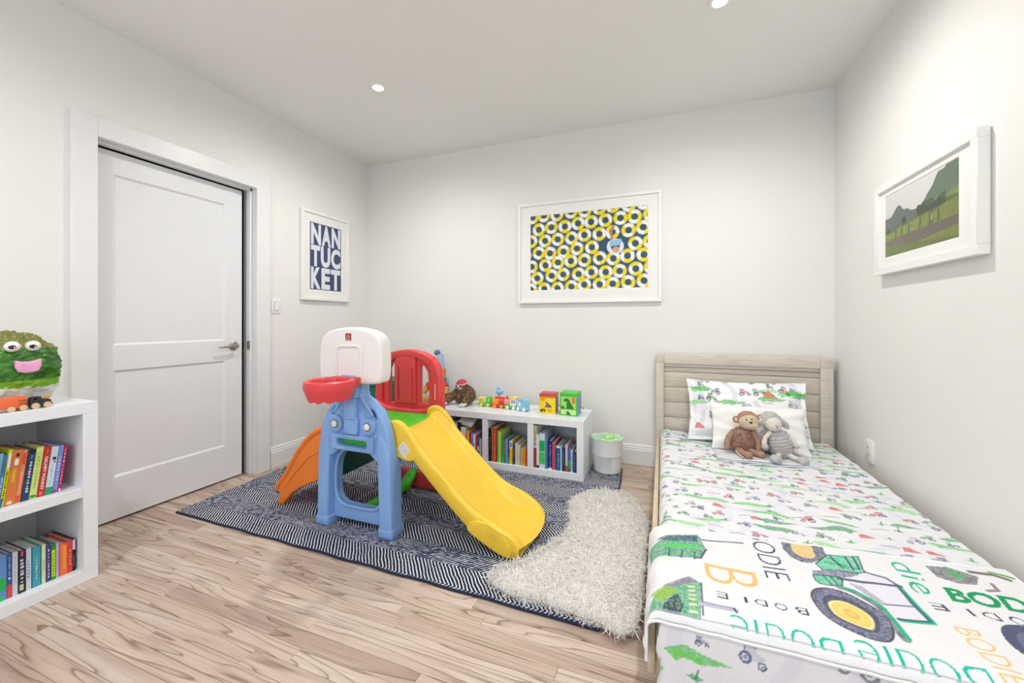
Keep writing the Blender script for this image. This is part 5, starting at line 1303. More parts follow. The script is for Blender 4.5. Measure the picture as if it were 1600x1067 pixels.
# ================================================================ framed pictures
FRW = mat('white_frame', (240, 240, 238), 0.35, var=0.01)
MATB = mat('white_mat_board', (238, 238, 236), 0.85, var=0.01)
def frame(name, label, to, w0, w1, h0, h1, fw, fd, iw0, iw1, ih0, ih1):
    """to(a, b, c): a along the wall, b up, c out of the wall"""
    t = thing(name, label, 'picture', to((w0 + w1) / 2, h0, 0))
    def bar(n, a0, a1, b0, b1, c0, c1, m, par=t):
        bm = new(); box(bm, a0, a1, b0, b1, c0, c1, 0.0015 if c1 - c0 > .01 else 0, 1)
        for v in bm.verts: v.co = Vector(to(*v.co))
        return obj(n, bm, m, par)
    bar('frame_rail', w0, w1, h0, h0 + fw, 0.004, fd, FRW); bar('frame_rail', w0, w1, h1 - fw, h1, 0.004, fd, FRW)
    bar('frame_stile', w0, w0 + fw, h0 + fw, h1 - fw, 0.004, fd, FRW); bar('frame_stile', w1 - fw, w1, h0 + fw, h1 - fw, 0.004, fd, FRW)
    bar('backing', w0 + 0.004, w1 - 0.004, h0 + 0.004, h1 - 0.004, 0.001, 0.006, FRW)
    # mat with a bevelled window
    c = fd - 0.012; bm = new()
    O = [(w0 + fw * .9, h0 + fw * .9), (w1 - fw * .9, h0 + fw * .9), (w1 - fw * .9, h1 - fw * .9), (w0 + fw * .9, h1 - fw * .9)]; I = [(iw0 - .003, ih0 - .003), (iw1 + .003, ih0 - .003), (iw1 + .003, ih1 + .003), (iw0 - .003, ih1 + .003)]; J = [(iw0, ih0), (iw1, ih0), (iw1, ih1), (iw0, ih1)]
    A = [bm.verts.new(Vector(to(*p, c))) for p in O]; B = [bm.verts.new(Vector(to(*p, c))) for p in I]; D = [bm.verts.new(Vector(to(*p, c - .003))) for p in J]
    for i in range(4): j = (i + 1) % 4; bm.faces.new((A[i], A[j], B[j], B[i])); bm.faces.new((B[i], B[j], D[j], D[i]))
    obj('mat_board', bm, MATB, t, False)
    return t, c - 0.0028
def to_back(a, b, c): return (a, YB - c, b)
def to_left(a, b, c): return (XL + c, a, b)
def to_right(a, b, c): return (XR - c, a, b)
def painted(name, cvs, to, c, par, m, flip=False):
    X, Y = np.meshgrid(cvs.xs, cvs.ys, indexing='ij')
    V = np.array([to(a, b, c) for a, b in zip(X.ravel(), Y.ravel())])
    return mesh_np(name, V, grid_faces(cvs.nx, cvs.ny, flip), None, m, par, True, cvs.flat())
PHOTO = print_mat('photo_paper', 0.35, 0.0, spec=0.4)
# --- pool rings
t, c = frame('framed_picture', 'wide framed picture of yellow and white pool rings on the back wall', to_back, -1.167, -0.005, 1.273, 2.126, 0.024, 0.030, -1.056, -0.106, 1.384, 2.017)
pc_ = Canvas(-1.056, -0.106, 1.384, 2.017, 0.0034, (44, 78, 104))
XX, YY = np.meshgrid(pc_.xs, pc_.ys, indexing='ij')
rg = random.Random(5); cells = []
rad = 0.057
for i in range(-1, 11):
    for j in range(-1, 8):
        x = -1.045 + i * 0.113 + (j % 2) * 0.055 + rg.uniform(-.008, .008); y = 2.0 - j * 0.102 + i * 0.006 + rg.uniform(-.008, .008)
        if abs(x + 0.352) < .075 and abs(y - 1.745) < .085: continue
        cells.append((x, y, rg.uniform(0, 3.14)))
for x, y, ph in cells:
    w = pc_.win(x - rad, x + rad, y - rad, y + rad)
    if w is None: continue
    d = np.hypot(w[4] - x, w[5] - y); th = np.arctan2(w[5] - y, w[4] - x)
    ring = (d < rad * .98) & (d > rad * .42); yl = np.cos(2 * th + ph) > 0
    pc_.put(w, (ring & yl) * 1.0, (232, 214, 26)); pc_.put(w, (ring & ~yl) * 1.0, (240, 240, 240))
    pc_.put(w, (ring & (d > rad * .86)) * .35, (170, 160, 90)); pc_.put(w, ((d < rad * .47) & (d > rad * .42)) * .8, (30, 54, 70))
pc_.disc(-0.350, 1.715, .066, .062, (222, 226, 232)); pc_.disc(-0.350, 1.715, .035, .032, (40, 74, 100))     # a swimmer on a white ring
pc_.poly([(-0.395, 1.715), (-0.305, 1.725), (-0.300, 1.775), (-0.390, 1.765)], (150, 186, 220)); pc_.disc(-0.345, 1.690, .028, .024, (206, 160, 130)); pc_.line([(-0.375, 1.78), (-0.385, 1.83), (-0.365, 1.875)], .020, (180, 128, 98))
painted('print', pc_, to_back, c, t, PHOTO)
# --- poster with lettering
t, c = frame('framed_picture', 'framed navy poster with white NANTUCKET lettering beside the door', to_left, 2.430, 2.958, 1.300, 2.062, 0.026, 0.030, 2.521, 2.866, 1.392, 1.962)
bm = new(); bm.faces.new([bm.verts.new(Vector(to_left(a, b, c))) for a, b in ((2.521, 1.392), (2.866, 1.392), (2.866, 1.962), (2.521, 1.962))]); pr = obj('print', bm, mat('poster_navy', (62, 74, 112), 0.7, var=0.05), t, False)
LETT = mat('poster_white', (226, 230, 238), 0.7, var=0.01)
rows_ = [('NAN', 1.778, 1.956, (0.34, 0.33, 0.33)), ('TUC', 1.592, 1.772, (0.31, 0.34, 0.35)), ('KET', 1.399, 1.585, (0.33, 0.31, 0.36))]
for word, b0, b1, ws in rows_:
    a = 2.5265
    for ch, wf in zip(word, ws):
        wd = wf * 0.334
        obj('letter', text_bm(ch, lambda p, q, a=a, wd=wd, b0=b0, b1=b1: to_left(a + .004 + (wd - .008) * p, b0 + (b1 - b0) * q, c + .0008), 0.05), LETT, pr, False); a += wd
# --- hillside photograph
t, c = frame('framed_picture', 'framed photograph of runners on a green hillside on the right wall', to_right, 1.893, 2.621, 1.357, 1.809, 0.036, 0.040, 2.010, 2.544, 1.441, 1.744)
lc = Canvas(2.010, 2.544, 1.441, 1.744, 0.0022, (206, 208, 206))
U, Vv = np.meshgrid((2.544 - lc.xs) / 0.534, (lc.ys - 1.441) / 0.303, indexing='ij')     # u runs to the viewer's right
nz = lambda u, k, s: sum(np.sin(u * k * (i + 1) * 1.7 + s * (i + 2)) / (i + 1) for i in range(4))
def fill(mask, col, var=None, k=0.12):
    base = Ln(col)
    cc = lc.c[mask] * 0 + base
    if var is not None: cc = cc * (1 + k * var[mask][:, None])
    lc.c[mask] = np.clip(cc, 0, 1)
tex = np.sin(U * 160 + 5 * np.sin(Vv * 40)) * np.sin(Vv * 130 + 4 * np.sin(U * 37))
lc.c *= (0.92 + 0.16 * Vv)[..., None]
m1 = Vv < 0.62 + 0.17 * np.exp(-((U - .22) / .09) ** 2) + .02 * nz(U, 9, 1) - .05 * U; fill(m1, (108, 122, 116), tex, .08)
m2 = Vv < 0.45 + 0.55 * np.clip((U - .40) / .45, 0, 1.2) + .03 * nz(U, 8, 2); fill(m2, (92, 112, 92), tex, .1)
m3 = Vv < 0.34 + 0.34 * U + .02 * nz(U, 7, 3); fill(m3, (112, 136, 66), tex, .16)
m4 = (Vv < 0.50 + .20 * U + .03 * nz(U, 12, 4)) & (Vv > .42 + .10 * U) & (U > .5) & (U < .85); fill(m4, (62, 82, 48), tex, .2)
m5 = Vv < 0.36 + 0.16 * U + .01 * nz(U, 6, 5); fill(m5, (150, 166, 70), tex, .18)
for (u, v, r) in ((.31, .50, .035), (.52, .585, .03), (.58, .60, .03), (.05, .42, .02)):
    mm = (((U - u) / r) ** 2 + ((Vv - v) / (r * 1.5)) ** 2) < 1 + .3 * tex; fill(mm, (48, 66, 44))
m6 = (Vv < 0.265 + .03 * U) & (Vv > .03 + .15 * U); fill(m6, (128, 118, 106), tex, .1)
m7 = Vv < .17 - .14 * U; fill(m7, (124, 142, 62), tex, .2)
for i, (u, h) in enumerate(((.18, .16), (.27, .15), (.38, .17), (.54, .18), (.66, .18), (.69, .19), (.77, .18))):
    X0 = 2.544 - u * .534; Z0_ = 1.441 + .303 * (.225 + .06 * u); H_ = h * .303; col = [(66, 56, 52), (60, 50, 46), (58, 56, 50), (60, 70, 56), (150, 90, 80), (200, 200, 204), (70, 80, 60)][i]
    lc.line([(X0, Z0_ + H_ * .45), (X0 - .001, Z0_ + H_ * .85)], .008, col); lc.disc(X0 - .001, Z0_ + H_ * .95, .004, .005, (70, 54, 46))
    lc.line([(X0, Z0_ + H_ * .45), (X0 + .007, Z0_ + H_ * .2), (X0 + .004, Z0_)], .004, (84, 64, 54)); lc.line([(X0, Z0_ + H_ * .45), (X0 - .006, Z0_ + H_ * .22), (X0 - .011, Z0_ + H_ * .18)], .004, (84, 64, 54)); lc.line([(X0 - .001, Z0_ + H_ * .8), (X0 - .007, Z0_ + H_ * .6)], .003, (90, 68, 56))
lc.c *= np.where(m1, .66, .98)[..., None]; lc.c *= (0.75 + 0.35 * (1 - U))[..., None] ** np.where(m1, 1, 0)[..., None]
painted('print', lc, to_right, c, t, PHOTO, True)

# ================================================================ switch and outlet
t = thing('light_switch', 'white rocker light switch on the wall beside the door', 'light switch', (XL, 2.217, 1.18))
bm = new(); box(bm, XL, XL + 0.006, 2.180, 2.255, 1.180, 1.296, 0.002, 2); obj('wall_plate', bm, PLAST, t)
bm = new(); box(bm, XL + 0.004, XL + 0.0075, 2.199, 2.236, 1.203, 1.273); obj('rocker_frame', bm, mat('switch_grey', (178, 178, 176), 0.5), t)
bm = new(); box(bm, XL + 0.006, XL + 0.011, 2.202, 2.233, 1.206, 1.270, 0.001, 1, None); obj('rocker', bm, PLAST, t)
t = thing('wall_outlet', 'white wall outlet plate above the bed on the right wall', 'outlet', (XR, 2.75, 0.34))
bm = new(); box(bm, XR - 0.012, XR, 2.712, 2.792, 0.342, 0.464, 0.002, 2); obj('wall_plate', bm, PLAST, t)
bm = new(); box(bm, XR - 0.015, XR - 0.010, 2.733, 2.771, 0.365, 0.441, 0.002, 1); so = obj('socket_face', bm, mat('outlet_white', (228, 228, 224), 0.4), t)
for z in (0.384, 0.424):
    bm = new()
    for dy in (-0.006, 0.006): box(bm, XR - 0.0156, XR - 0.0146, 2.752 + dy - 0.001, 2.752 + dy + 0.001, z - 0.005, z + 0.005)
    obj('slots', bm, BLACK, so)

# ================================================================ things on the two by two shelf
TZ = 0.770
gm = thing('monster_head', 'glossy lumpy green monster head with googly eyes on the shelf top', 'toy', (-2.50, 0.80, TZ))
gx, gy, gz = -2.50, 0.790, TZ
def gcolor(p):
    z = (p[2] - gz) / 0.30
    n = mnoise.noise(Vector(p) * 26) * .5 + .5
    if z < .27 + .05 * (n - .5) * 2: c = (214, 222, 214)
    elif z < .38: c = tuple(int(a + (b - a) * n) for a, b in zip((150, 190, 30), (90, 160, 20)))
    elif z < .80: c = tuple(int(a + (b - a) * n) for a, b in zip((16, 74, 10), (76, 150, 20)))
    else: c = tuple(int(a + (b - a) * n) for a, b in zip((96, 110, 30), (134, 120, 50)))
    return Ln(c)
nu, nv_ = 130, 96; Vg = np.zeros((nu, nv_, 3))
for i in range(nu):
    for j in range(nv_):
        th = 2 * math.pi * i / (nu - 1); ph = math.pi * j / (nv_ - 1)
        zc_ = -math.cos(ph); rr_ = math.sin(ph) ** 0.62
        rx, ry, rz = 0.120, 0.138, 0.149
        if zc_ < -.45: rr_ *= 1 - .12 * (-.45 - zc_)
        if zc_ > .45: rr_ *= 1 - .30 * (zc_ - .45)
        d = Vector((rx * rr_ * math.cos(th), ry * rr_ * math.sin(th), rz * zc_))
        p = Vector((gx, gy, gz + 0.1525)) + d
        n1 = .9 * mnoise.noise(p * 22) + .9 * abs(mnoise.noise(p * 48)) + .5 * mnoise.noise(p * 95)
        p += d.normalized() * 0.013 * n1 * (1 if zc_ > -.9 else 0)
        p.z = max(p.z, gz + .0005); Vg[i, j] = p
Vg[-1] = Vg[0]
colg = np.array([gcolor(p) for p in Vg.reshape(-1, 3)])
gh = mesh_np('head', Vg.reshape(-1, 3), grid_faces(nu, nv_), None, print_mat('glossy_green', 0.25, 0.9, 55.0, 0.0, 0.6), gm, True, colg)
def face_pt(y, z): return (gx + 0.128, y, z)
for y_ in (0.763, 0.818):
    q_ = Vector((gx + 0.108, y_, gz + 0.250))
    bm = new(); ell(bm, q_, (0.020, 0.022, 0.021), None, 24, 16); e = obj('eye', bm, WPL, gm)
    bm = new(); ell(bm, q_ + Vector((0.0165, -0.005, -0.001)), (0.006, 0.011, 0.008), None, 18, 12); pu_ = obj('pupil', bm, EYE, e)
    bm = new(); ell(bm, q_ + Vector((0.0222, -0.001, -0.003)), (0.0015, 0.003, 0.0025), None, 10, 8); obj('glint', bm, WPL, pu_)
PNK = mat('pink_mouth', (236, 168, 206), 0.4, var=0.08, vscale=30)
mo = [(0.790, 0.186), (0.812, 0.181), (0.836, 0.180), (0.860, 0.184), (0.876, 0.188), (0.878, 0.166), (0.868, 0.146), (0.848, 0.142), (0.822, 0.141), (0.800, 0.146), (0.790, 0.162)]
obj('mouth', plate([[(0.798 + (y_ - 0.834) * .80, gz + 0.172 + (z_ - 0.165) * 1.15) for y_, z_ in mo]], 0.018, 0.005, 3, YZ(gx + 0.130)), PNK, gm, 40)

WDN = mat('bare_wood_wheel', (214, 184, 150), 0.6, var=0.1, vscale=40)
def wheels(par, spots, r, wd, ax, m):
    for p in spots:
        bm = new(); d = Vector(ax) * wd; p = Vector(p); lathe(bm, [(0, 0), (r * .9, 0), (r, wd * .25), (r, wd * .8), (r * .9, wd), (0, wd)], p - d / 2, ax, 24); obj('wheel', bm, m, par)
tk = thing('toy_truck', 'black wooden toy truck with pale wheels on the shelf top', 'toy truck', (-2.36, 0.82, TZ))
body = [(0.796, 0.010), (0.796, 0.030), (0.800, 0.046), (0.803, 0.047), (0.826, 0.046), (0.829, 0.034), (0.845, 0.035), (0.853, 0.030), (0.857, 0.016), (0.861, 0.010)]
bo = obj('truck_body', plate([[(y_, TZ + z_) for y_, z_ in body], rrect(0.806, 0.814, TZ + 0.034, TZ + 0.042, 0.002)], 0.030, 0.003, 2, YZ(-2.362)), mat('black_painted_wood', (40, 42, 48), 0.5), tk, 40)
wheels(tk, [(-2.345, 0.809, TZ + 0.0115), (-2.345, 0.842, TZ + 0.0115), (-2.379, 0.809, TZ + 0.0115), (-2.379, 0.842, TZ + 0.0115)], 0.0115, 0.008, (1, 0, 0), WDN)
bm = new(); cyl(bm, (-2.362, 0.796, TZ + 0.015), (-2.362, 0.790, TZ + 0.015), 0.003, None, 10); obj('hitch', bm, METAL, tk)
tk = thing('toy_wagon', 'orange wooden toy wagon hitched behind the black truck', 'toy truck', (-2.36, 0.75, TZ))
OW = mat('orange_painted_wood', (238, 112, 66), 0.5, var=0.04)
bm = new(); box(bm, -2.379, -2.345, 0.690, 0.786, TZ + 0.012, TZ + 0.056, 0.003, 2); ob = obj('wagon_body', bm, OW, tk)
bm = new()
for z_ in (0.026, 0.038): box(bm, -2.3452, -2.3440, 0.765, 0.7875, TZ + z_, TZ + z_ + 0.0045)
obj('side_slots', bm, mat('wagon_stripe', (150, 80, 30), 0.6), ob)
wheels(tk, [(-2.342, 0.776, TZ + 0.0105), (-2.342, 0.745, TZ + 0.0105), (-2.342, 0.704, TZ + 0.0105), (-2.382, 0.776, TZ + 0.0105), (-2.382, 0.704, TZ + 0.0105)], 0.0105, 0.007, (1, 0, 0), WDN)
lf = thing('wooden_leaf', 'thin curved wooden slice lying behind the black toy truck', 'toy', (-2.40, 0.86, TZ))
bm = plate([smooth_poly([(0.822, 0.030), (0.845, 0.040), (0.872, 0.054), (0.866, 0.036), (0.848, 0.020), (0.828, 0.010), (0.818, 0.004), (0.812, 0.004)], 3)], 0.012, 0.003, 2, lambda a, b, c_: (-2.3905 + c_ - b * .1, a, TZ + b - .0025))
obj('leaf_body', bm, mat('light_wood', (204, 160, 104), 0.6, var=0.15, vscale=50), lf, 40)

# ================================================================ toys on the low shelf
SZ = 0.428
bt = thing('plush_bear', 'golden brown plush bear in a red shirt behind the red panel', 'plush toy', (-1.80, 2.96, SZ))
GB = mat('golden_plush', (204, 152, 84), 0.95, var=0.12, vscale=60, bump=0.5, bscale=160); RSH = mat('red_shirt', (206, 60, 44), 0.85, var=0.08, vscale=40)
bm = new(); ell(bm, (-1.815, 2.99, SZ + 0.085), (0.075, 0.062, 0.083), None, 24, 16, .004, 30); obj('body', bm, GB, bt)
bm = new(); ell(bm, (-1.815, 2.99, SZ + 0.120), (0.080, 0.066, 0.055), None, 24, 16, .004, 30); sh = obj('shirt', bm, RSH, bt)
bm = new(); ell(bm, (-1.812, 2.985, SZ + 0.218), (0.066, 0.056, 0.060), None, 24, 16); hd = obj('head', bm, GB, bt)
bm = new(); ell(bm, (-1.812, 2.935, SZ + 0.205), (0.030, 0.022, 0.024), None, 18, 12); obj('muzzle', bm, TAN, hd)
bm = new(); ell(bm, (-1.812, 2.913, SZ + 0.212), (0.010, 0.006, 0.007), None, 14, 10); obj('nose', bm, EYE, hd)
for s in (-1, 1):
    bm = new(); ell(bm, (-1.812 + s * .052, 2.99, SZ + 0.272), (0.022, 0.012, 0.024), None, 16, 10); obj('ear', bm, GB, hd)
    bm = new(); ell(bm, (-1.812 + s * .024, 2.935, SZ + 0.232), 0.006, None, 10, 8); obj('eye', bm, EYE, hd)
    bm = new(); tube(bm, [(-1.815 + s * .062, 2.975, SZ + .145), (-1.815 + s * .096, 2.955, SZ + .115), (-1.815 + s * .112, 2.93, SZ + .075)], [.026, .027, .022], 14); obj('arm', bm, GB, bt)
    bm = new(); tube(bm, [(-1.815 + s * .062, 2.972, SZ + .148), (-1.815 + s * .088, 2.960, SZ + .125)], [.033, .033], 14); obj('sleeve', bm, RSH, sh)
    bm = new(); tube(bm, [(-1.815 + s * .04, 2.95, SZ + .032), (-1.815 + s * .065, 2.88, SZ + .030), (-1.815 + s * .072, 2.845, SZ + .032)], [.030, .030, .030], 14); l_ = obj('leg', bm, GB, bt)
    bm = new(); ell(bm, (-1.815 + s * .074, 2.838, SZ + .038), (.032, .016, .037), None, 16, 12); obj('foot', bm, GB, l_)
bl = thing('plush_giraffe', 'tall pale blue plush toy with a round knob head behind the bear', 'plush toy', (-1.86, 3.09, SZ))
PB = mat('pale_blue_plush', (164, 192, 226), 0.9, var=0.06, vscale=40, bump=0.3, bscale=160); DB = mat('denim_blue_plush', (92, 124, 170), 0.9, var=0.2, vscale=70, bump=0.3)
bm = new(); tube(bm, [(-1.835, 3.085, SZ), (-1.838, 3.085, SZ + .10), (-1.842, 3.088, SZ + .22), (-1.850, 3.09, SZ + .33), (-1.862, 3.09, SZ + .40)], [.052, .052, .042, .032, .026], 18); bo = obj('body', bm, PB, bl)
bm = new(); ell(bm, (-1.884, 3.085, SZ + .412), (.030, .026, .026), None, 18, 14); obj('head', bm, DB, bl)
bm = new(); tube(bm, [(-1.80, 3.08, SZ + .06), (-1.778, 3.06, SZ + .15), (-1.775, 3.06, SZ + .20)], [.022, .022, .014], 12); obj('arm', bm, PB, bl)

slt = thing('plush_sloth', 'mottled brown plush sloth in a pink red cap on the low shelf', 'plush toy', (-1.57, 2.95, SZ))
SB = mat('sloth_fur', (132, 104, 78), 0.95, var=0.45, vscale=45, bump=0.4, bscale=120); SB2 = mat('sloth_fur_pale', (186, 160, 128), 0.95, var=0.3, vscale=50); SW = mat('sloth_white', (228, 222, 214), 0.9)
sx, sy = -1.560, 2.955
bm = new(); ell(bm, (sx + .01, sy + .01, SZ + .080), (.095, .062, .072), None, 26, 16, .008, 25); ell(bm, (sx + .005, sy + .01, SZ + .115), (.062, .05, .045), None, 22, 14, .006, 25)
bo = obj('body', bm.copy(), SB, slt); plush_fur('body_fur', bm, SB, bo, 3200, .020, .0030, 8, .6); plush_fur('pale_fur', bm, SB2, bo, 1400, .020, .0028, 9, .6); bm.free()
bm = new(); ell(bm, (sx - .008, sy - .012, SZ + .158), (.044, .042, .042), None, 24, 16); hd = obj('head', bm, SB, slt)
bm = new(); ell(bm, (sx - .012, sy - .026, SZ + .152), (.035, .033, .034), None, 22, 14); obj('face', bm, SW, hd)
for s in (-1, 1):
    bm = new(); ell(bm, (sx - .012 + s * .017, sy - .053, SZ + .156), (.012, .007, .008), Matrix.Rotation(R(-30 * s), 3, 'Y').to_quaternion(), 14, 10); ep = obj('eye_patch', bm, mat('sloth_eye_patch', (84, 66, 54), 0.9), hd)
    bm = new(); ell(bm, (sx - .012 + s * .015, sy - .060, SZ + .157), .004, None, 10, 8); obj('eye', bm, EYE, ep)
bm = new(); ell(bm, (sx - .014, sy - .060, SZ + .142), (.008, .005, .006), None, 12, 8); obj('nose', bm, EYE, hd)
bm = new(); lathe(bm, [(.047, .0), (.046, .010), (.038, .028), (.022, .038), (0, .041)], (sx - .006, sy - .008, SZ + .168), (-.1, -.15, 1), 28); cp_ = obj('cap', bm, mat('cap_red', (200, 70, 84), 0.8, var=0.1), slt)
bm = new(); lathe(bm, [(.0475, -.004), (.0500, .004), (.0475, .012)], (sx - .006, sy - .008, SZ + .168), (-.1, -.15, 1), 28); obj('cap_band', bm, mat('cap_pink', (240, 172, 180), 0.8), cp_)
for s, ex in ((-1, -.115), (1, .06)):
    bm = new(); tube(bm, [(sx + s * .05, sy - .02, SZ + .09), (sx + (s * .05 + ex) * .6, sy - .055, SZ + .055), (sx + ex, sy - .085, SZ + .028)], [.03, .03, .022], 14)
    a_ = obj('arm', bm.copy(), SB, slt); plush_fur('arm_fur', bm, SB, a_, 700, .014, .0028, 12 + s, .6); bm.free()
    for k in range(2):
        bm = new(); x0 = sx + ex - .012 + k * .026; tube(bm, [(x0, sy - .085, SZ + .024), (x0 - .008, sy - .112, SZ + .018), (x0 - .012, sy - .130, SZ + .011)], [.010, .011, .007], 10); obj('claw', bm, SW, a_)

# --- toy train: four carriages
def carriage(label, name, x, y, yaw, parts, wm):
    t = thing(name, label, 'toy train', (x, y, SZ), 'toy train carriages on the low shelf')
    M = Matrix.Translation((x, y, SZ)) @ Matrix.Rotation(R(yaw), 4, 'Z')
    for n, kind, a, m in parts:
        bm = new()
        if kind == 'b': box(bm, *a, 0.004, 3)
        elif kind == 'c': cyl(bm, a[0], a[1], a[2], None, 20)
        else: ell(bm, a[0], a[1], None, 18, 12)
        for v in bm.verts: v.co = M @ v.co
        obj(n, bm, m, t)
    for sx_ in (-.028, .028):
        for sy_ in (-.029, .029):
            bm = new(); lathe(bm, [(0, -.004), (.006, -.004), (.007, -.001), (.0135, -.001), (.014, .004), (0, .004)], (sx_, sy_, .014), (0, -1 if sy_ > 0 else 1, 0), 20)
            for v in bm.verts: v.co = M @ v.co
            obj('wheel', bm, wm, t)
    return t
def PC(n, c): return mat('toy_' + n, c, 0.35, var=0.02)
TG, TY, TR, TO, TW, TB, TM = PC('green', (92, 200, 44)), PC('yellow', (236, 220, 110)), PC('red', (220, 62, 44)), PC('orange', (246, 160, 50)), PC('white', (240, 240, 240)), PC('sky', (136, 200, 232)), PC('mint', (150, 226, 190))
TP = PC('pink', (240, 150, 150)); TGR = PC('grey_blue', (120, 130, 160))
carriage('green and yellow toy train carriage, leftmost of the train', 'train_carriage', -1.352, 2.955, 6, [('chassis', 'b', (-.055, .055, -.025, .025, .008, .034), TG), ('cabin', 'b', (-.052, .012, -.024, .024, .034, .074), TY), ('window', 'b', (-.045, -.018, -.0255, -.022, .044, .064), TO), ('window', 'b', (-.012, .008, -.0255, -.022, .044, .068), TM), ('load', 'b', (.014, .050, -.022, .022, .034, .078), TG), ('badge', 'b', (.024, .042, -.0235, -.021, .044, .064), TM)], TY)
carriage('red and orange toy train carriage beside the green one', 'train_carriage', -1.228, 2.945, 2, [('chassis', 'b', (-.055, .055, -.025, .025, .008, .030), TR), ('cargo', 'b', (-.052, .008, -.023, .023, .030, .074), TO), ('tank', 'c', ((.006, 0, .050), (.056, 0, .050), .028), TR), ('tank_top', 'b', (-.030, .046, -.016, .016, .074, .086), TR)], TO)
carriage('toy train engine with yellow roof and pink boiler', 'train_engine', -1.112, 2.930, -6, [('chassis', 'b', (-.055, .050, -.025, .025, .008, .030), TG), ('boiler', 'c', ((-.056, 0, .052), (-.004, 0, .052), .026), TP), ('green_block', 'b', (-.054, -.006, -.022, .022, .026, .040), TG), ('cab', 'b', (-.004, .048, -.024, .024, .030, .088), TW), ('cab_window', 'b', (.008, .020, -.0255, -.022, .050, .074), TGR), ('cab_window', 'b', (.026, .040, -.0255, -.022, .050, .074), TGR), ('roof', 'b', (-.012, .056, -.030, .030, .086, .098), TY), ('chimney', 'c', ((-.04, 0, .074), (-.04, 0, .096), .009), TR)], TW)
carriage('light blue rounded toy train carriage, rightmost of the train', 'train_carriage', -1.012, 2.905, -18, [('chassis', 'b', (-.045, .050, -.025, .025, .008, .034), TB), ('body_arch', 'c', ((0.004, -.024, .050), (0.004, .024, .050), .044), TB), ('window', 'b', (-.026, -.002, -.0262, -.022, .036, .066), TW), ('trunk', 'b', (.040, .054, -.010, .010, .010, .060), TB)], TW)
bd = thing('toy_bird', 'light blue toy bird perched above the red train carriage', 'toy', (-1.245, 2.985, SZ))
bm = new(); cyl(bm, (-1.245, 2.985, SZ), (-1.245, 2.985, SZ + .10), .009, .007, 14); obj('stand', bm, TB, bd)
bm = new(); ell(bm, (-1.240, 2.985, SZ + .118), (.034, .020, .022), None, 20, 14); bo = obj('body', bm, TB, bd)
bm = new(); ell(bm, (-1.248, 2.985, SZ + .146), (.015, .014, .018), None, 18, 12); obj('head', bm, TB, bo)
bm = new(); cyl(bm, (-1.20, 2.985, SZ + .128), (-1.222, 2.985, SZ + .118), .003, .010, 10); obj('tail', bm, TB, bo)

# --- two jack in the box tins
def tin(label, x, y, w, h, yaw, body_m, lid_m, side_m):
    t = thing('tin_box', label, 'toy box', (x, y, SZ))
    M = Matrix.Translation((x, y, SZ)) @ Matrix.Rotation(R(yaw), 4, 'Z')
    def P(n, a, m, par=t, bev=.002):
        bm = new(); box(bm, *a, bev, 2)
        for v in bm.verts: v.co = M @ v.co
        return obj(n, bm, m, par)
    bo = P('box_body', (-w / 2, w / 2, -w / 2, w / 2, 0, h * .90), body_m)
    P('lid', (-w / 2 - .002, w / 2 + .002, -w / 2 - .002, w / 2 + .002, h * .88, h), lid_m, t, .004)
    P('side_panel', (w / 2 - .0008, w / 2 + .0008, -w / 2 + .006, w / 2 - .006, .006, h * .85), side_m, bo, 0)
    bm = new(); tube(bm, [M @ Vector(p) for p in ((w / 2, 0, h * .40), (w / 2 + .016, 0, h * .40), (w / 2 + .018, -.004, h * .34), (w / 2 + .018, -.022, h * .34), (w / 2 + .030, -.022, h * .34))], .0028, 8); cr = obj('crank', bm, METAL, t)
    bm = new(); ell(bm, M @ Vector((w / 2 + .034, -.022, h * .34)), .008, None, 14, 10); obj('crank_knob', bm, lid_m, cr)
    def art(n, poly, m, dz=0.0):
        bm = plate([poly], 0.0012, 0, 0, lambda a, b, c_: M @ Vector((a, -w / 2 - .0006 - dz + c_, b))); return obj(n, bm, m, bo, False)
    return art
YB_, RB_ = PC('tin_yellow', (244, 216, 30)), PC('tin_red', (196, 58, 66))
art = tin('yellow tin toy box with a red lid on the low shelf', -0.810, 2.935, .122, .148, 4, YB_, RB_, PC('tin_maroon', (150, 60, 40)))
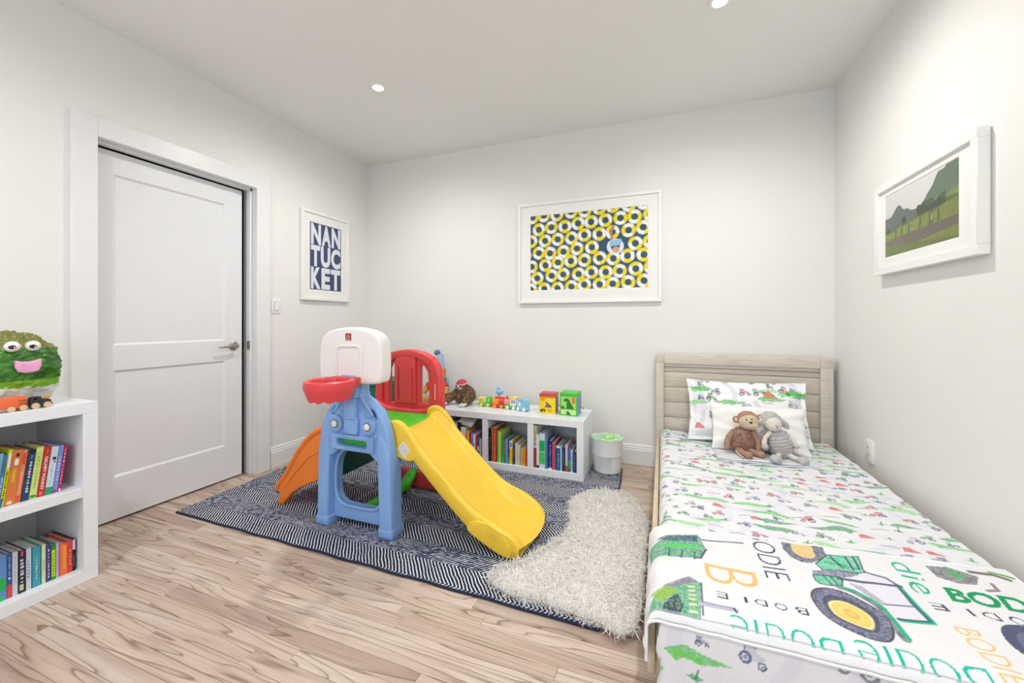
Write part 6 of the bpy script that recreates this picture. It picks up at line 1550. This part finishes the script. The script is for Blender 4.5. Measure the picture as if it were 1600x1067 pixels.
OR_ = PC('tin_orange', (226, 120, 40)); BR_ = PC('tin_brown', (130, 96, 90)); DG_ = PC('tin_dark', (44, 58, 34)); PK_ = PC('tin_pink', (226, 186, 170))
art('band', [(-.06, .118), (.06, .118), (.06, .130), (-.06, .130)], OR_)
for z_ in (.106, .098): art('print_line', [(-.052, z_), (-.018, z_), (-.018, z_ + .005), (-.052, z_ + .005)], OR_)
for z_ in (.028, .018): art('print_line', [(.000, z_), (.036, z_), (.036, z_ + .005), (.000, z_ + .005)], OR_)
art('figure', smooth_poly([(-.018, .048), (.032, .048), (.020, .066), (.004, .080), (-.010, .088), (-.016, .080), (-.012, .066)], 2), BR_); art('figure_patch', oval(-.015, .070, .007, .010, 14), PK_, .0006)  # brown printed figure with a pink oval
art('plants', smooth_poly([(-.056, .016), (-.050, .034), (-.042, .026), (-.036, .040), (-.026, .030), (-.018, .036), (-.016, .014)], 2), DG_); art('plant_dot', oval(-.028, .020, .005, .005, 12), YB_, .0006)
GB_, G2_ = PC('tin_green', (84, 196, 70)), PC('tin_lime', (172, 226, 110)); DN_ = PC('tin_dino', (22, 126, 58)); BL_ = PC('tin_blue', (110, 140, 196))
art = tin('green tin toy box with a dinosaur picture on the low shelf', -0.640, 2.925, .128, .168, -3, GB_, GB_, BL_)
art('picture_field', [(-.054, .052), (.054, .052), (.054, .138), (-.054, .138)], G2_)
art('dinosaur', smooth_poly([(-.016, .052), (-.012, .072), (-.020, .086), (-.010, .092), (-.012, .104), (-.028, .104), (-.036, .112), (-.030, .122), (-.012, .128), (.004, .122), (.014, .104), (.024, .084), (.036, .066), (.040, .052)], 3), DN_, .0006)
art('trees', [(.028, .138), (.048, .138), (.048, .092), (.030, .088)], OR_, .0006); art('bush', smooth_poly([(-.054, .052), (-.050, .078), (-.044, .066), (-.036, .072), (-.026, .052)], 2), DN_, .0006)
art('lower_field', [(-.056, .010), (.056, .010), (.056, .046), (-.056, .046)], PC('tin_pale', (196, 234, 150))); art('dinosaur_back', smooth_poly([(-.012, .010), (-.014, .030), (-.002, .036), (.012, .020), (.018, .010)], 2), DN_, .0006)
